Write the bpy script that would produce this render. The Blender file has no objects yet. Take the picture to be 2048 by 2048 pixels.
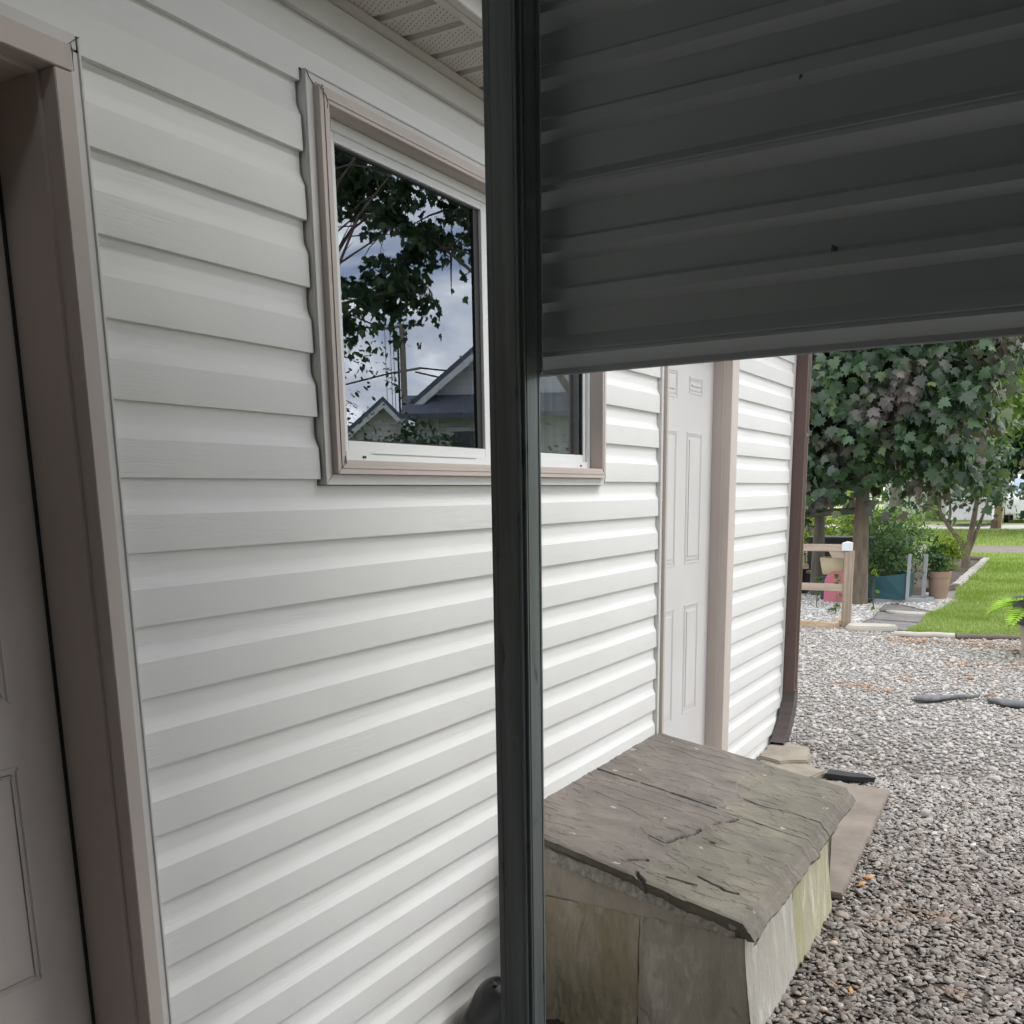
import bpy, bmesh, math, random
import numpy as np
from mathutils import Vector, Matrix
random.seed(5)
R = math.radians
S = bpy.context.scene
COL = S.collection

# ---------------------------------------------------------------- camera
cam = bpy.data.cameras.new('camera'); camo = bpy.data.objects.new('camera', cam); COL.objects.link(camo)
_r = Vector((0.49973, -0.86604, -0.01539)); _u = Vector((0.18137, 0.08725, 0.97954)); _f = Vector((0.84698, 0.49230, -0.20067))
m = Matrix.Identity(4)
for i in range(3):
    m[i][0] = _r[i]; m[i][1] = _u[i]; m[i][2] = -_f[i]
m[0][3], m[1][3], m[2][3] = 0.0, -1.4028, 1.4618
camo.matrix_world = m
cam.sensor_width = 36; cam.lens = 33.753; cam.shift_y = 0.1752
cam.clip_start = 0.02; cam.clip_end = 2000
S.camera = camo

# ---------------------------------------------------------------- world, sun, exposure
SUN_AZ, SUN_EL = R(-62), R(52)          # azimuth measured from +X towards -Y is negative
W = bpy.data.worlds.new('World'); S.world = W; W.use_nodes = True
nt = W.node_tree; N = nt.nodes; Lk = nt.links; N.clear()
out = N.new('ShaderNodeOutputWorld'); bg = N.new('ShaderNodeBackground')
sky = N.new('ShaderNodeTexSky'); sky.sky_type = 'NISHITA'; sky.sun_disc = False
sky.sun_elevation = SUN_EL; sky.sun_rotation = math.pi/2 - SUN_AZ
tc = N.new('ShaderNodeTexCoord'); mp = N.new('ShaderNodeMapping'); mp.inputs['Scale'].default_value = (1, 1, 2.6)
nz = N.new('ShaderNodeTexNoise'); nz.inputs['Scale'].default_value = 5.5; nz.inputs['Detail'].default_value = 6; nz.inputs['Distortion'].default_value = .5
rp = N.new('ShaderNodeValToRGB'); e = rp.color_ramp.elements
e[0].position = .38; e[0].color = (5.4, 6.5, 8.8, 1); e[1].position = .68; e[1].color = (30, 29, 28, 1)
e2 = rp.color_ramp.elements.new(.53); e2.color = (14.2, 14.1, 14.3, 1)
mx = N.new('ShaderNodeMixRGB'); mx.inputs[0].default_value = .95
Lk.new(tc.outputs['Generated'], mp.inputs[0]); Lk.new(mp.outputs[0], nz.inputs['Vector']); Lk.new(nz.outputs[0], rp.inputs[0])
Lk.new(sky.outputs[0], mx.inputs[1]); Lk.new(rp.outputs[0], mx.inputs[2])
Lk.new(mx.outputs[0], bg.inputs[0]); bg.inputs[1].default_value = .13
Lk.new(bg.outputs[0], out.inputs[0])
sl = bpy.data.lights.new('sun', 'SUN'); sl.energy = 1.0; sl.angle = R(24); sl.color = (1, .96, .9)
so = bpy.data.objects.new('sun', sl); COL.objects.link(so)
sd = Vector((math.cos(SUN_EL)*math.cos(SUN_AZ), math.cos(SUN_EL)*math.sin(SUN_AZ), math.sin(SUN_EL)))
so.rotation_euler = sd.to_track_quat('Z', 'Y').to_euler(); so.location = (0, 0, 30)
S.view_settings.view_transform = 'Standard'; S.view_settings.look = 'None'; S.view_settings.gamma = 1
S.view_settings.exposure = 0.36
S.cycles.max_bounces = 10; S.cycles.diffuse_bounces = 6; S.cycles.transparent_max_bounces = 16

# ---------------------------------------------------------------- node helpers
def newmat(name):
    m = bpy.data.materials.new(name); m.use_nodes = True
    return m, m.node_tree, m.node_tree.nodes['Principled BSDF']
def coords(t, scale=(1, 1, 1), kind='Object', rot=(0, 0, 0)):
    a = t.nodes.new('ShaderNodeTexCoord'); b = t.nodes.new('ShaderNodeMapping')
    b.inputs['Scale'].default_value = scale; b.inputs['Rotation'].default_value = rot
    t.links.new(a.outputs[kind], b.inputs[0]); return b.outputs[0]
def noise(t, scale, vec, detail=4, rough=.5, dist=0):
    n = t.nodes.new('ShaderNodeTexNoise'); n.inputs['Scale'].default_value = scale; n.inputs['Detail'].default_value = detail
    n.inputs['Roughness'].default_value = rough; n.inputs['Distortion'].default_value = dist
    t.links.new(vec, n.inputs['Vector']); return n.outputs[0]
def ramp(t, fac, stops):
    n = t.nodes.new('ShaderNodeValToRGB'); els = n.color_ramp.elements
    while len(els) < len(stops): els.new(.5)
    for el, (p, c) in zip(els, stops):
        el.position = p; el.color = (c, c, c, 1) if isinstance(c, (int, float)) else (*c, 1)
    t.links.new(fac, n.inputs[0]); return n.outputs[0]
def mixc(t, fac, a, b, mode='MIX'):
    n = t.nodes.new('ShaderNodeMixRGB'); n.blend_type = mode
    for i, v in ((0, fac), (1, a), (2, b)):
        if isinstance(v, (int, float)): n.inputs[i].default_value = v if i == 0 else (v, v, v, 1)
        elif isinstance(v, tuple): n.inputs[i].default_value = (*v, 1)
        else: t.links.new(v, n.inputs[i])
    return n.outputs[0]
def bump(t, b, h, strength=.3, dist=.005, prev=None):
    n = t.nodes.new('ShaderNodeBump'); n.inputs['Strength'].default_value = strength; n.inputs['Distance'].default_value = dist
    t.links.new(h, n.inputs['Height'])
    if prev is not None: t.links.new(prev, n.inputs['Normal'])
    t.links.new(n.outputs[0], b.inputs['Normal']); return n.outputs[0]
def setc(t, b, c):
    if isinstance(c, tuple): b.inputs['Base Color'].default_value = (*c, 1)
    else: t.links.new(c, b.inputs['Base Color'])
def simple(name, col, rough=.6, metal=0, var=.12, vs=8, bs=0, bscale=60, spec=.5, stretch=(1, 1, 1), kind='Object'):
    m, t, b = newmat(name); v = coords(t, stretch, kind)
    n = noise(t, vs, v, 5, .6)
    lo = tuple(c*(1-var) for c in col); hi = tuple(min(1, c*(1+var)) for c in col)
    setc(t, b, ramp(t, n, [(.3, lo), (.7, hi)])); b.inputs['Roughness'].default_value = rough; b.inputs['Metallic'].default_value = metal
    b.inputs['Specular IOR Level'].default_value = spec
    if bs: bump(t, b, noise(t, bscale, v, 4, .6), bs, .004)
    return m
def island(name, stops, rough=.8, spec=.3, trans=0, cluster=None, bs=0, bscale=120):
    """colour picked per island (one leaf, one stone), optionally mixed with a second palette by position"""
    m, t, b = newmat(name); g = t.nodes.new('ShaderNodeNewGeometry')
    c = ramp(t, g.outputs['Random Per Island'], stops)
    if cluster:
        stops2, sc, p0, p1 = cluster
        c2 = ramp(t, g.outputs['Random Per Island'], stops2)
        n = noise(t, sc, coords(t), 2, .5)
        c = mixc(t, ramp(t, n, [(p0, 0.0), (p1, 1.0)]), c, c2)
    setc(t, b, c); b.inputs['Roughness'].default_value = rough; b.inputs['Specular IOR Level'].default_value = spec
    if bs: bump(t, b, noise(t, bscale, coords(t), 3, .6), bs, .003)
    if trans:
        tr = t.nodes.new('ShaderNodeBsdfTranslucent'); t.links.new(mixc(t, 1, c, (1.5, 1.7, .7), 'MULTIPLY'), tr.inputs[0])
        mxs = t.nodes.new('ShaderNodeMixShader'); mxs.inputs[0].default_value = trans
        o = t.nodes['Material Output']; t.links.new(b.outputs[0], mxs.inputs[1]); t.links.new(tr.outputs[0], mxs.inputs[2]); t.links.new(mxs.outputs[0], o.inputs[0])
    return m

# ---------------------------------------------------------------- mesh helpers
def tag(o, label=None, cat=None, group=None, kind=None):
    if label: o['label'] = label
    if cat: o['category'] = cat
    if group: o['group'] = group
    if kind: o['kind'] = kind
    return o
def thing(name, label, cat, loc=(0, 0, 0), rz=0, group=None):
    o = bpy.data.objects.new(name, None); COL.objects.link(o); o.location = loc; o.rotation_euler = (0, 0, rz); o.empty_display_size = .1
    return tag(o, label, cat, group)
def link(name, me, mat, parent=None, smooth=False):
    o = bpy.data.objects.new(name, me); COL.objects.link(o)
    if mat is not None: me.materials.append(mat)
    if parent is not None: o.parent = parent
    if smooth: me.shade_smooth()
    return o
class MB:
    def __init__(s): s.v = []; s.f = []
    def add(s, vs, fs):
        n = len(s.v); s.v += [tuple(v) for v in vs]; s.f += [tuple(i+n for i in f) for f in fs]; return s
    def box(s, x0, x1, y0, y1, z0, z1):
        vs = [(x, y, z) for z in (z0, z1) for y in (y0, y1) for x in (x0, x1)]
        return s.add(vs, [(0, 2, 3, 1), (4, 5, 7, 6), (0, 1, 5, 4), (2, 6, 7, 3), (0, 4, 6, 2), (1, 3, 7, 5)])
    def obox(s, c, size, rz=0, ry=0, rx=0):
        M = Matrix.Translation(c) @ Matrix.Rotation(rz, 4, 'Z') @ Matrix.Rotation(ry, 4, 'Y') @ Matrix.Rotation(rx, 4, 'X')
        a, b_, c_ = (k/2 for k in size)
        vs = [tuple(M @ Vector((x, y, z))) for z in (-c_, c_) for y in (-b_, b_) for x in (-a, a)]
        return s.add(vs, [(0, 2, 3, 1), (4, 5, 7, 6), (0, 1, 5, 4), (2, 6, 7, 3), (0, 4, 6, 2), (1, 3, 7, 5)])
    def prism(s, poly, z0, z1):
        n = len(poly); vs = [(x, y, z0) for x, y in poly]+[(x, y, z1) for x, y in poly]
        return s.add(vs, [tuple(range(n))[::-1], tuple(range(n, 2*n))]+[(i, (i+1) % n, n+(i+1) % n, n+i) for i in range(n)])
    def tube(s, pts, rad, seg=10, cap=True):
        pts = [Vector(p) for p in pts]; n = len(pts); rings = []
        if isinstance(rad, (int, float)): rad = [rad]*n
        base = len(s.v); prev = None
        for i, p in enumerate(pts):
            d = (pts[min(i+1, n-1)]-pts[max(i-1, 0)]).normalized()
            a = prev if prev is not None else (Vector((0, 0, 1)) if abs(d.z) < .9 else Vector((1, 0, 0)))
            x = (a-d*a.dot(d)).normalized(); y = d.cross(x); prev = x
            for k in range(seg):
                t = 2*math.pi*k/seg; s.v.append(tuple(p+(x*math.cos(t)+y*math.sin(t))*rad[i]))
        for i in range(n-1):
            for k in range(seg):
                a = base+i*seg+k; b_ = base+i*seg+(k+1) % seg
                s.f.append((a, b_, b_+seg, a+seg))
        if cap:
            s.f.append(tuple(base+k for k in range(seg))[::-1]); s.f.append(tuple(base+(n-1)*seg+k for k in range(seg)))
        return s
    def lathe(s, prof, c=(0, 0, 0), seg=32):
        base = len(s.v)
        for r_, z in prof:
            for k in range(seg):
                t = 2*math.pi*k/seg; s.v.append((c[0]+r_*math.cos(t), c[1]+r_*math.sin(t), c[2]+z))
        for i in range(len(prof)-1):
            for k in range(seg):
                a = base+i*seg+k; b_ = base+i*seg+(k+1) % seg; s.f.append((a, b_, b_+seg, a+seg))
        return s
    def extrude_x(s, prof, x0, x1):
        """prof: list of (y,z)"""
        n = len(prof); s.add([(x0, y, z) for y, z in prof]+[(x1, y, z) for y, z in prof], [(i, i+1, n+i+1, n+i) for i in range(n-1)]); return s
    def build(s, name, mat, parent=None, bevel=0, smooth=False, seg=2):
        me = bpy.data.meshes.new(name); me.from_pydata(s.v, [], s.f); me.update()
        if bevel:
            bm = bmesh.new(); bm.from_mesh(me)
            ed = [e for e in bm.edges if len(e.link_faces) == 2 and e.calc_face_angle(0) > .5]
            bmesh.ops.bevel(bm, geom=ed, offset=bevel, segments=seg, affect='EDGES', clamp_overlap=True); bm.to_mesh(me); bm.free()
        o = link(name, me, mat, parent)
        if smooth or bevel:
            me.shade_smooth()
            try: me.set_sharp_from_angle(angle=R(38 if not bevel else 50))
            except Exception: pass
        return o
def npmesh(name, V, F, mat, parent=None, smooth=False):
    """V (n,3) array, F (m,k) array"""
    me = bpy.data.meshes.new(name); V = np.ascontiguousarray(V, dtype=np.float32); F = np.ascontiguousarray(F, dtype=np.int32)
    k = F.shape[1]; me.vertices.add(len(V)); me.vertices.foreach_set('co', V.ravel())
    me.loops.add(F.size); me.loops.foreach_set('vertex_index', F.ravel())
    me.polygons.add(len(F)); me.polygons.foreach_set('loop_start', np.arange(0, F.size, k, dtype=np.int32))
    me.polygons.foreach_set('loop_total', np.full(len(F), k, dtype=np.int32)); me.update(calc_edges=True)
    return link(name, me, mat, parent, smooth)
def scatter(P, T, F, Rm, Sc):
    """copies of template verts T (k,3), faces F at P with rotation matrices Rm (n,3,3) and scales Sc (n,3)"""
    n, k = len(P), len(T)
    V = np.einsum('nij,nkj->nki', Rm, T[None]*Sc[:, None, :])+P[:, None, :]
    FF = (F[None]+(np.arange(n)*k)[:, None, None]).reshape(-1, F.shape[1])
    return V.reshape(-1, 3), FF
def rot_from(nrm, spin):
    """matrices whose z axis is nrm, spun by spin"""
    z = nrm/np.linalg.norm(nrm, axis=1, keepdims=True)
    a = np.where(np.abs(z[:, 2:3]) < .95, np.array([[0, 0, 1.]]), np.array([[1., 0, 0]]))
    x = np.cross(a, z); x /= np.linalg.norm(x, axis=1, keepdims=True); y = np.cross(z, x)
    c, s_ = np.cos(spin)[:, None], np.sin(spin)[:, None]
    return np.stack([x*c+y*s_, -x*s_+y*c, z], axis=2)
RG = np.random.default_rng(7)
def vnoise(x, y, seed=0):
    r_ = np.random.default_rng(seed); G = r_.random((64, 64))
    xi = np.floor(x).astype(int); yi = np.floor(y).astype(int); fx = x-xi; fy = y-yi; fx = fx*fx*(3-2*fx); fy = fy*fy*(3-2*fy)
    g = lambda a, b_: G[a % 64, b_ % 64]
    return (g(xi, yi)*(1-fx)+g(xi+1, yi)*fx)*(1-fy)+(g(xi, yi+1)*(1-fx)+g(xi+1, yi+1)*fx)*fy
def fbm(x, y, seed=0, o=4):
    return sum(vnoise(x*2**i+i*7.3, y*2**i+i*3.1, seed+i)*.5**i for i in range(o))/2

# leaf templates: x across, y along (tip at +y), slightly cupped
def leaf_template(outline):
    P = [(0, 0, 0)]+[(x, y, -.12*(x*x)*4-.10*max(0, y)) for x, y in outline]
    n = len(outline); F = [(0, i+1, (i+1) % n+1) for i in range(n)]
    return np.array(P, float), np.array(F)
MAPLE = leaf_template([(0, -.30), (.10, -.22), (.30, -.30), (.26, -.16), (.50, -.04), (.40, .04), (.42, .22), (.24, .16), (.20, .22), (.16, .42), (.08, .38), (0, .62),
                       (-.08, .38), (-.16, .42), (-.20, .22), (-.24, .16), (-.42, .22), (-.40, .04), (-.50, -.04), (-.26, -.16), (-.30, -.30), (-.10, -.22)])
OVAL = leaf_template([(0, -.5), (.22, -.2), (.24, .1), (.12, .38), (0, .55), (-.12, .38), (-.24, .1), (-.22, -.2)])
QUAD = (np.array([(-.4, -.5, 0), (.35, -.45, .06), (.45, .45, 0), (-.35, .55, -.06)], float), np.array([(0, 1, 2, 3)]))

# ---------------------------------------------------------------- materials
def m_siding():
    m, t, b = newmat('white_vinyl')
    v = coords(t, (1, 1, 1)); big = noise(t, 1.1, v, 4, .6)
    c = ramp(t, big, [(.3, (.74, .74, .71)), (.7, (.80, .80, .775))])
    dirt = ramp(t, noise(t, 9, coords(t, (.35, 1, 1.4)), 6, .7), [(.60, 0.0), (.80, .22)])
    c = mixc(t, dirt, c, (.56, .56, .50))
    setc(t, b, c); b.inputs['Roughness'].default_value = .42; b.inputs['Specular IOR Level'].default_value = .35
    gr = noise(t, 1, coords(t, (7, 7, 170)), 3, .55, 1.3)
    lines = ramp(t, gr, [(.36, 0.0), (.44, 1.0), (.60, 1.0), (.66, .6)])
    patch = ramp(t, noise(t, 5, coords(t, (.5, 1, 1.2)), 3), [(.42, 0.0), (.62, 1.0)])
    h = mixc(t, patch, 1.0, lines)
    n1 = bump(t, b, h, .42, .0008)
    bump(t, b, noise(t, 3.5, coords(t, (1.2, 1, 2)), 2), .25, .012, n1)
    return m
M_SID = m_siding()
M_VINYL = simple('channel_vinyl', (.66, .65, .62), .45, var=.06, vs=5)
M_FRAME = simple('frame_vinyl', (.76, .775, .76), .3, var=.03, vs=4)
M_TRIM = simple('mauve_capping', (.56, .49, .445), .5, var=.07, vs=5, bs=.12, bscale=25, stretch=(1, 1, .25))
M_CAULK = simple('caulk', (.16, .135, .11), .8, var=.3, vs=30)
M_DOOR = simple('door_paint', (.63, .62, .60), .4, var=.04, vs=3)
M_DOORD = simple('old_door_paint', (.62, .56, .52), .45, var=.1, vs=3)
M_SOFF = simple('soffit_aluminium', (.60, .57, .53), .5, var=.03, vs=4)
M_HOLE = simple('soffit_slots', (.12, .11, .10), .9)
M_DARK = simple('dark_void', (.02, .02, .02), .9)
M_ROOM = simple('room_plaster', (.80, .84, .88), .9)
M_SHING = simple('roof_shingle', (.10, .10, .105), .9, var=.3, vs=30)
M_BROWN = simple('brown_downspout', (.105, .064, .054), .35, var=.12, vs=6, stretch=(1, 1, .2))
M_BROWN2 = simple('brown_elbow', (.075, .058, .055), .38, var=.2, vs=12)
M_GASKET = simple('gasket', (.015, .015, .017), .5)
def m_galv(name, c0, c1, rough):
    m, t, b = newmat(name); v = coords(t, (26, 26, 1.1)); n = noise(t, 1.6, v, 5, .6)
    c = ramp(t, n, [(.3, c0), (.7, c1)])
    st = ramp(t, noise(t, 1, coords(t, (30, 30, 7)), 6, .75), [(.58, 0.0), (.68, .8)])
    c = mixc(t, st, c, tuple(k*.35 for k in c0)); setc(t, b, c)
    b.inputs['Metallic'].default_value = .45; b.inputs['Roughness'].default_value = rough
    bump(t, b, noise(t, 1, coords(t, (50, 50, .8)), 3), .15, .002); return m
M_GALV = m_galv('galvanised_post', (.14, .16, .16), (.25, .285, .285), .34)
def m_panel():
    m, t, b = newmat('steel_sheet'); n = noise(t, 1.3, coords(t, (1, 1, 2)), 4, .6)
    setc(t, b, ramp(t, n, [(.3, (.50, .545, .555)), (.7, (.58, .63, .64))]))
    b.inputs['Metallic'].default_value = .35; b.inputs['Roughness'].default_value = .45
    bump(t, b, noise(t, 4, coords(t, (1, .5, 2)), 3), .2, .004); return m
M_PANEL = m_panel()
def m_glass():
    m, t, b = newmat('window_glass'); t.nodes.remove(b)
    fr = t.nodes.new('ShaderNodeFresnel'); fr.inputs[0].default_value = 2.8
    g = t.nodes.new('ShaderNodeBsdfGlossy'); g.inputs['Roughness'].default_value = 0.0; g.inputs[0].default_value = (.80, .88, 1, 1)
    tr = t.nodes.new('ShaderNodeBsdfTransparent'); tr.inputs[0].default_value = (.80, .84, .84, 1)
    ms = t.nodes.new('ShaderNodeMixShader'); t.links.new(fr.outputs[0], ms.inputs[0]); t.links.new(tr.outputs[0], ms.inputs[1]); t.links.new(g.outputs[0], ms.inputs[2])
    t.links.new(ms.outputs[0], t.nodes['Material Output'].inputs[0])
    bp = t.nodes.new('ShaderNodeBump'); bp.inputs['Strength'].default_value = .05; bp.inputs['Distance'].default_value = .002
    t.links.new(noise(t, 2.2, coords(t), 1), bp.inputs['Height']); t.links.new(bp.outputs[0], g.inputs['Normal'])
    return m
M_GLASS = m_glass()
M_CURT = simple('curtain_cloth', (.80, .78, .68), .9, var=.1)
M_BARK = simple('maple_bark', (.17, .135, .10), .9, var=.35, vs=14, bs=.7, bscale=22, stretch=(1, 1, .25))
M_BARK2 = simple('grey_bark', (.13, .12, .10), .9, var=.3, vs=14, bs=.7, bscale=22, stretch=(1, 1, .25))
M_WOOD = simple('weathered_wood', (.40, .325, .255), .8, var=.18, vs=5, bs=.25, bscale=20, stretch=(6, .6, 6))
M_WOODV = simple('weathered_wood_upright', (.33, .265, .20), .8, var=.22, vs=5, bs=.25, bscale=20, stretch=(8, 8, .5))
M_WOODT = simple('timber_edging_wood', (.47, .36, .235), .8, var=.18, vs=6, bs=.3, bscale=20, stretch=(4, 1, 4))

exec_parts = []
# ================================================================= THE HOUSE
house = thing('white_house', 'long white vinyl sided house with mauve window and door capping', 'house')
ZL = 1.5; EXP = .127
SV = []; SF = []
def side_prof(z0, z1):
    pts = []
    k = int(math.floor((z0-ZL)/EXP))
    zb = ZL+k*EXP
    while zb < z1:
        for y, dz in ((-.003, 0), (-.0138, .0003), (-.0144, .004), (-.0130, .064), (-.0070, .0765), (-.0040, .085), (-.003, .092), (-.003, .1268)):
            pts.append((y, zb+dz))
        zb += EXP
    res = []
    for i in range(len(pts)):
        y, z = pts[i]
        if z0 <= z <= z1: res.append((y, z))
        elif z < z0 and i+1 < len(pts) and pts[i+1][1] > z0:
            y2, z2 = pts[i+1]; t = (z0-z)/(z2-z); res.append((y+(y2-y)*t, z0))
        elif z > z1 and pts[i-1][1] < z1:
            y2, z2 = pts[i-1]; t = (z1-z2)/(z-z2); res.append((y2+(y-y2)*t, z1))
    return res
def siding(x0, x1, z0, z1):
    pr = side_prof(z0, z1); n = max(2, int((x1-x0)/.11)+1); xs = np.linspace(x0, x1, n); P = np.array(pr); k = len(P)
    X, I = np.meshgrid(xs, np.arange(k), indexing='ij')
    Z = P[I, 1]; Y = P[I, 0]
    course = np.floor((Z-ZL+.0001)/EXP)
    Y = Y-.0018*(vnoise(X*2.1+course*5.7+50, course+40, 3)-.5)*(np.abs(P[I, 0]) > .005)-.0012*(vnoise(X*5+30, Z*6+30, 4)-.5)
    V = np.stack([X, Y, Z], -1).reshape(-1, 3)
    a = (np.arange(n-1)[:, None]*k+np.arange(k-1)[None]).ravel(); F = np.stack([a, a+k, a+k+1, a+1], 1)
    SV.append(V); SF.append(F+sum(len(q) for q in SV[:-1]))
siding(1.0945, 1.5985, -.08, 2.389)
siding(1.5985, 3.024, -.08, 1.487)
siding(1.5985, 3.024, 2.2855, 2.389)
siding(3.024, 3.530, -.01, 2.389)
siding(4.478, 5.488, -.01, 2.389)
siding(-4.0, .085, -.08, 2.389)
siding(.085, 1.0945, 2.159, 2.389)
siding(3.530, 4.478, 2.16, 2.389)
o = npmesh('siding', np.concatenate(SV), np.concatenate(SF), M_SID, house, True); o.data.set_sharp_from_angle(angle=R(21))
# wall core behind the siding
mb = MB()
for x0, x1, z0, z1 in ((-4, .115, 0, 2.5), (1.045, 1.66, 0, 2.5), (1.66, 2.965, 0, 1.52), (1.66, 2.965, 2.24, 2.5), (2.965, 3.56, 0, 2.5), (4.375, 5.49, 0, 2.5), (.115, 1.045, 2.11, 2.5), (3.56, 4.375, 2.11, 2.5)):
    mb.box(x0, x1, .006, .15, z0, z1)
mb.box(5.49, 5.5, .15, 6, 0, 2.5); mb.box(-4.0, 5.49, 6, 6.1, 0, 2.5); mb.box(-4.1, -4.0, .006, 6.1, 0, 2.5)
mb.box(-4, 5.48, .15, 6, 2.47, 2.5)
mb.build('wall_core', M_DARK, house)
mb = MB(); mb.box(-4.02, 5.48, .008, 6.05, -.3, -.001); mb.build('foundation', simple('foundation_concrete', (.28, .27, .25), .9, var=.2), house)
# side of the house round the corner
pr = side_prof(.01, 2.45); mb = MB()
n = len(pr); mb.add([(5.502-y, .02, z) for y, z in pr]+[(5.502-y, 6.0, z) for y, z in pr], [(i, n+i, n+i+1, i+1) for i in range(n-1)])
mb.build('siding', M_SID, house)
mb = MB(); mb.box(5.489, 5.503, -.020, .02, .01, 2.435); mb.box(5.503, 5.525, .0, .035, .01, 2.435)
mb.build('corner_trim', M_VINYL, house, bevel=.002)
# frieze channel, soffit, fascia, gutter, roof
mb = MB(); mb.box(-4, 5.503, -.019, .004, 2.3895, 2.4355); mb.box(-4, 5.503, -.024, -.019, 2.386, 2.396)
mb.build('frieze_channel', M_VINYL, house, bevel=.0015)
mb = MB(); mb.box(-4, 5.52, -.031, .004, 2.4362, 2.4505); mb.build('soffit_channel', M_SOFF, house, bevel=.001)
prof = []; x = -1.0
while x < 5.5:
    prof += [(x, 2.4512), (x+.078, 2.4512), (x+.081, 2.4605), (x+.1025, 2.4605)]; x += .1055
mb = MB(); n = len(prof); mb.add([(a, .002, z) for a, z in prof]+[(a, -.215, z) for a, z in prof], [(i, i+1, n+i+1, n+i) for i in range(n-1)])
soff = mb.build('soffit', M_SOFF, house)
V = []; F = []; T = np.array([(-.0052, -.0011, 0), (.0052, -.0011, 0), (.0052, .0011, 0), (-.0052, .0011, 0)])
x = -1.0; j = 0
while x < 3.2:
    if x > .9:
        for iy in range(14):
            for ix in range(5):
                cx = x+.012+ix*.0135; cy = -.036-iy*.0115
                if iy % 2: cx += .0067
                if cx > x+.072: continue
                a = R(38 if (iy % 2) else -38)*0+R(35)
                c, s_ = math.cos(a), math.sin(a)
                for px_, py_, _ in T: V.append((cx+(px_*c-py_*s_)*.62, cy+(px_*s_+py_*c)*.9, 2.4507))
                F.append((j, j+1, j+2, j+3)); j += 4
    x += .1055
o = npmesh('soffit_slots', np.array(V), np.array(F), M_HOLE, soff); tag(o, kind='stuff')
mb = MB(); mb.box(-4, 5.52, -.232, -.212, 2.441, 2.60); mb.box(-4, 5.52, -.2115, -.190, 2.4405, 2.4498); mb.build('fascia', M_SOFF, house, bevel=.0015)
g = [(-.233, 2.60), (-.233, 2.475), (-.29, 2.475), (-.315, 2.50), (-.33, 2.55), (-.345, 2.565), (-.345, 2.60), (-.338, 2.60)]
mb = MB(); n = len(g); mb.add([(-4, y, z) for y, z in g]+[(5.55, y, z) for y, z in g], [(i, i+1, n+i+1, n+i) for i in range(n-1)]); mb.add([(5.55, y, z) for y, z in g], [tuple(range(n))])
mb.build('gutter', M_VINYL, house)
mb = MB(); mb.add([(-4.2, -.27, 2.59), (5.6, -.27, 2.59), (5.6, 3, 3.9), (-4.2, 3, 3.9), (5.6, 6.3, 2.59), (-4.2, 6.3, 2.59),
                   (-4.2, -.27, 2.62), (5.6, -.27, 2.62), (5.6, 3, 3.93), (-4.2, 3, 3.93), (5.6, 6.3, 2.62), (-4.2, 6.3, 2.62)],
                  [(0, 1, 2, 3), (3, 2, 4, 5), (6, 9, 8, 7), (9, 11, 10, 8), (0, 6, 7, 1), (1, 7, 8, 2), (2, 8, 10, 4), (0, 3, 9, 6), (3, 5, 11, 9)])
mb.build('roof', M_SHING, house)
MB().add([(5.5, .0, 2.5), (5.5, 6, 2.5), (5.5, 3, 3.85)], [(0, 1, 2)]).build('gable_wall', M_SID, house); MB().add([(-4, .0, 2.5), (-4, 6, 2.5), (-4, 3, 3.85)], [(0, 2, 1)]).build('gable_wall', M_SID, house)

# ---- window
def ring(mb, x0, x1, z0, z1, w, y0, y1):
    """rectangular frame; w = left, right, bottom, top widths; butted"""
    l, r_, b_, t_ = w
    mb.box(x0, x0+l, y0, y1, z0, z1); mb.box(x1-r_, x1, y0, y1, z0, z1); mb.box(x0+l, x1-r_, y0, y1, z0, z0+b_); mb.box(x0+l, x1-r_, y0, y1, z1-t_, z1)
def miter(mb, X0, X1, Z0, Z1, x0, x1, z0, z1, y0, y1, sides='lrbt'):
    """mitred frame pieces between outer and inner rectangle, gap at the mitre"""
    g_ = .0006
    quads = {'l': [(X0, Z0), (x0, z0), (x0, z1), (X0, Z1)], 'r': [(X1, Z0), (X1, Z1), (x1, z1), (x1, z0)], 'b': [(X0, Z0), (X1, Z0), (x1, z0), (x0, z0)], 't': [(X0, Z1), (x0, z1), (x1, z1), (X1, Z1)]}
    for k in sides:
        q = quads[k]; cx = sum(a for a, _ in q)/4; cz = sum(b_ for _, b_ in q)/4
        if k in 'lr': q = [(a, b_-g_ if b_ > cz else b_+g_) for a, b_ in q]
        else: q = [(a-g_ if a > cx else a+g_, b_) for a, b_ in q]
        mb.add([(a, y0, b_) for a, b_ in q]+[(a, y1, b_) for a, b_ in q], [(0, 1, 2, 3), (7, 6, 5, 4), (0, 4, 5, 1), (1, 5, 6, 2), (2, 6, 7, 3), (3, 7, 4, 0)])
mb = MB(); ring(mb, 1.6575, 2.9645, 1.541, 2.2325, (.053, .018, .0225, .0215), .006, .06)
win = mb.build('window', M_FRAME, house, bevel=.0015)
mb = MB(); miter(mb, 1.6035, 3.016, 1.4885, 2.2845, 1.628, 2.993, 1.5105, 2.262, -.0235, .005)
miter(mb, 1.6035, 3.016, 1.4885, 2.2845, 1.6075, 3.012, 1.4925, 2.2805, -.0262, -.0236)
mb.build('window_channel', M_VINYL, win, bevel=.0008)
mb = MB(); miter(mb, 1.6285, 2.9925, 1.511, 2.2615, 1.657, 2.965, 1.5405, 2.233, -.0385, .03)
miter(mb, 1.640, 2.981, 1.5225, 2.2500, 1.648, 2.973, 1.531, 2.2405, -.0402, -.0386)
mb.build('window_casing', M_TRIM, win, bevel=.0012)
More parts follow.
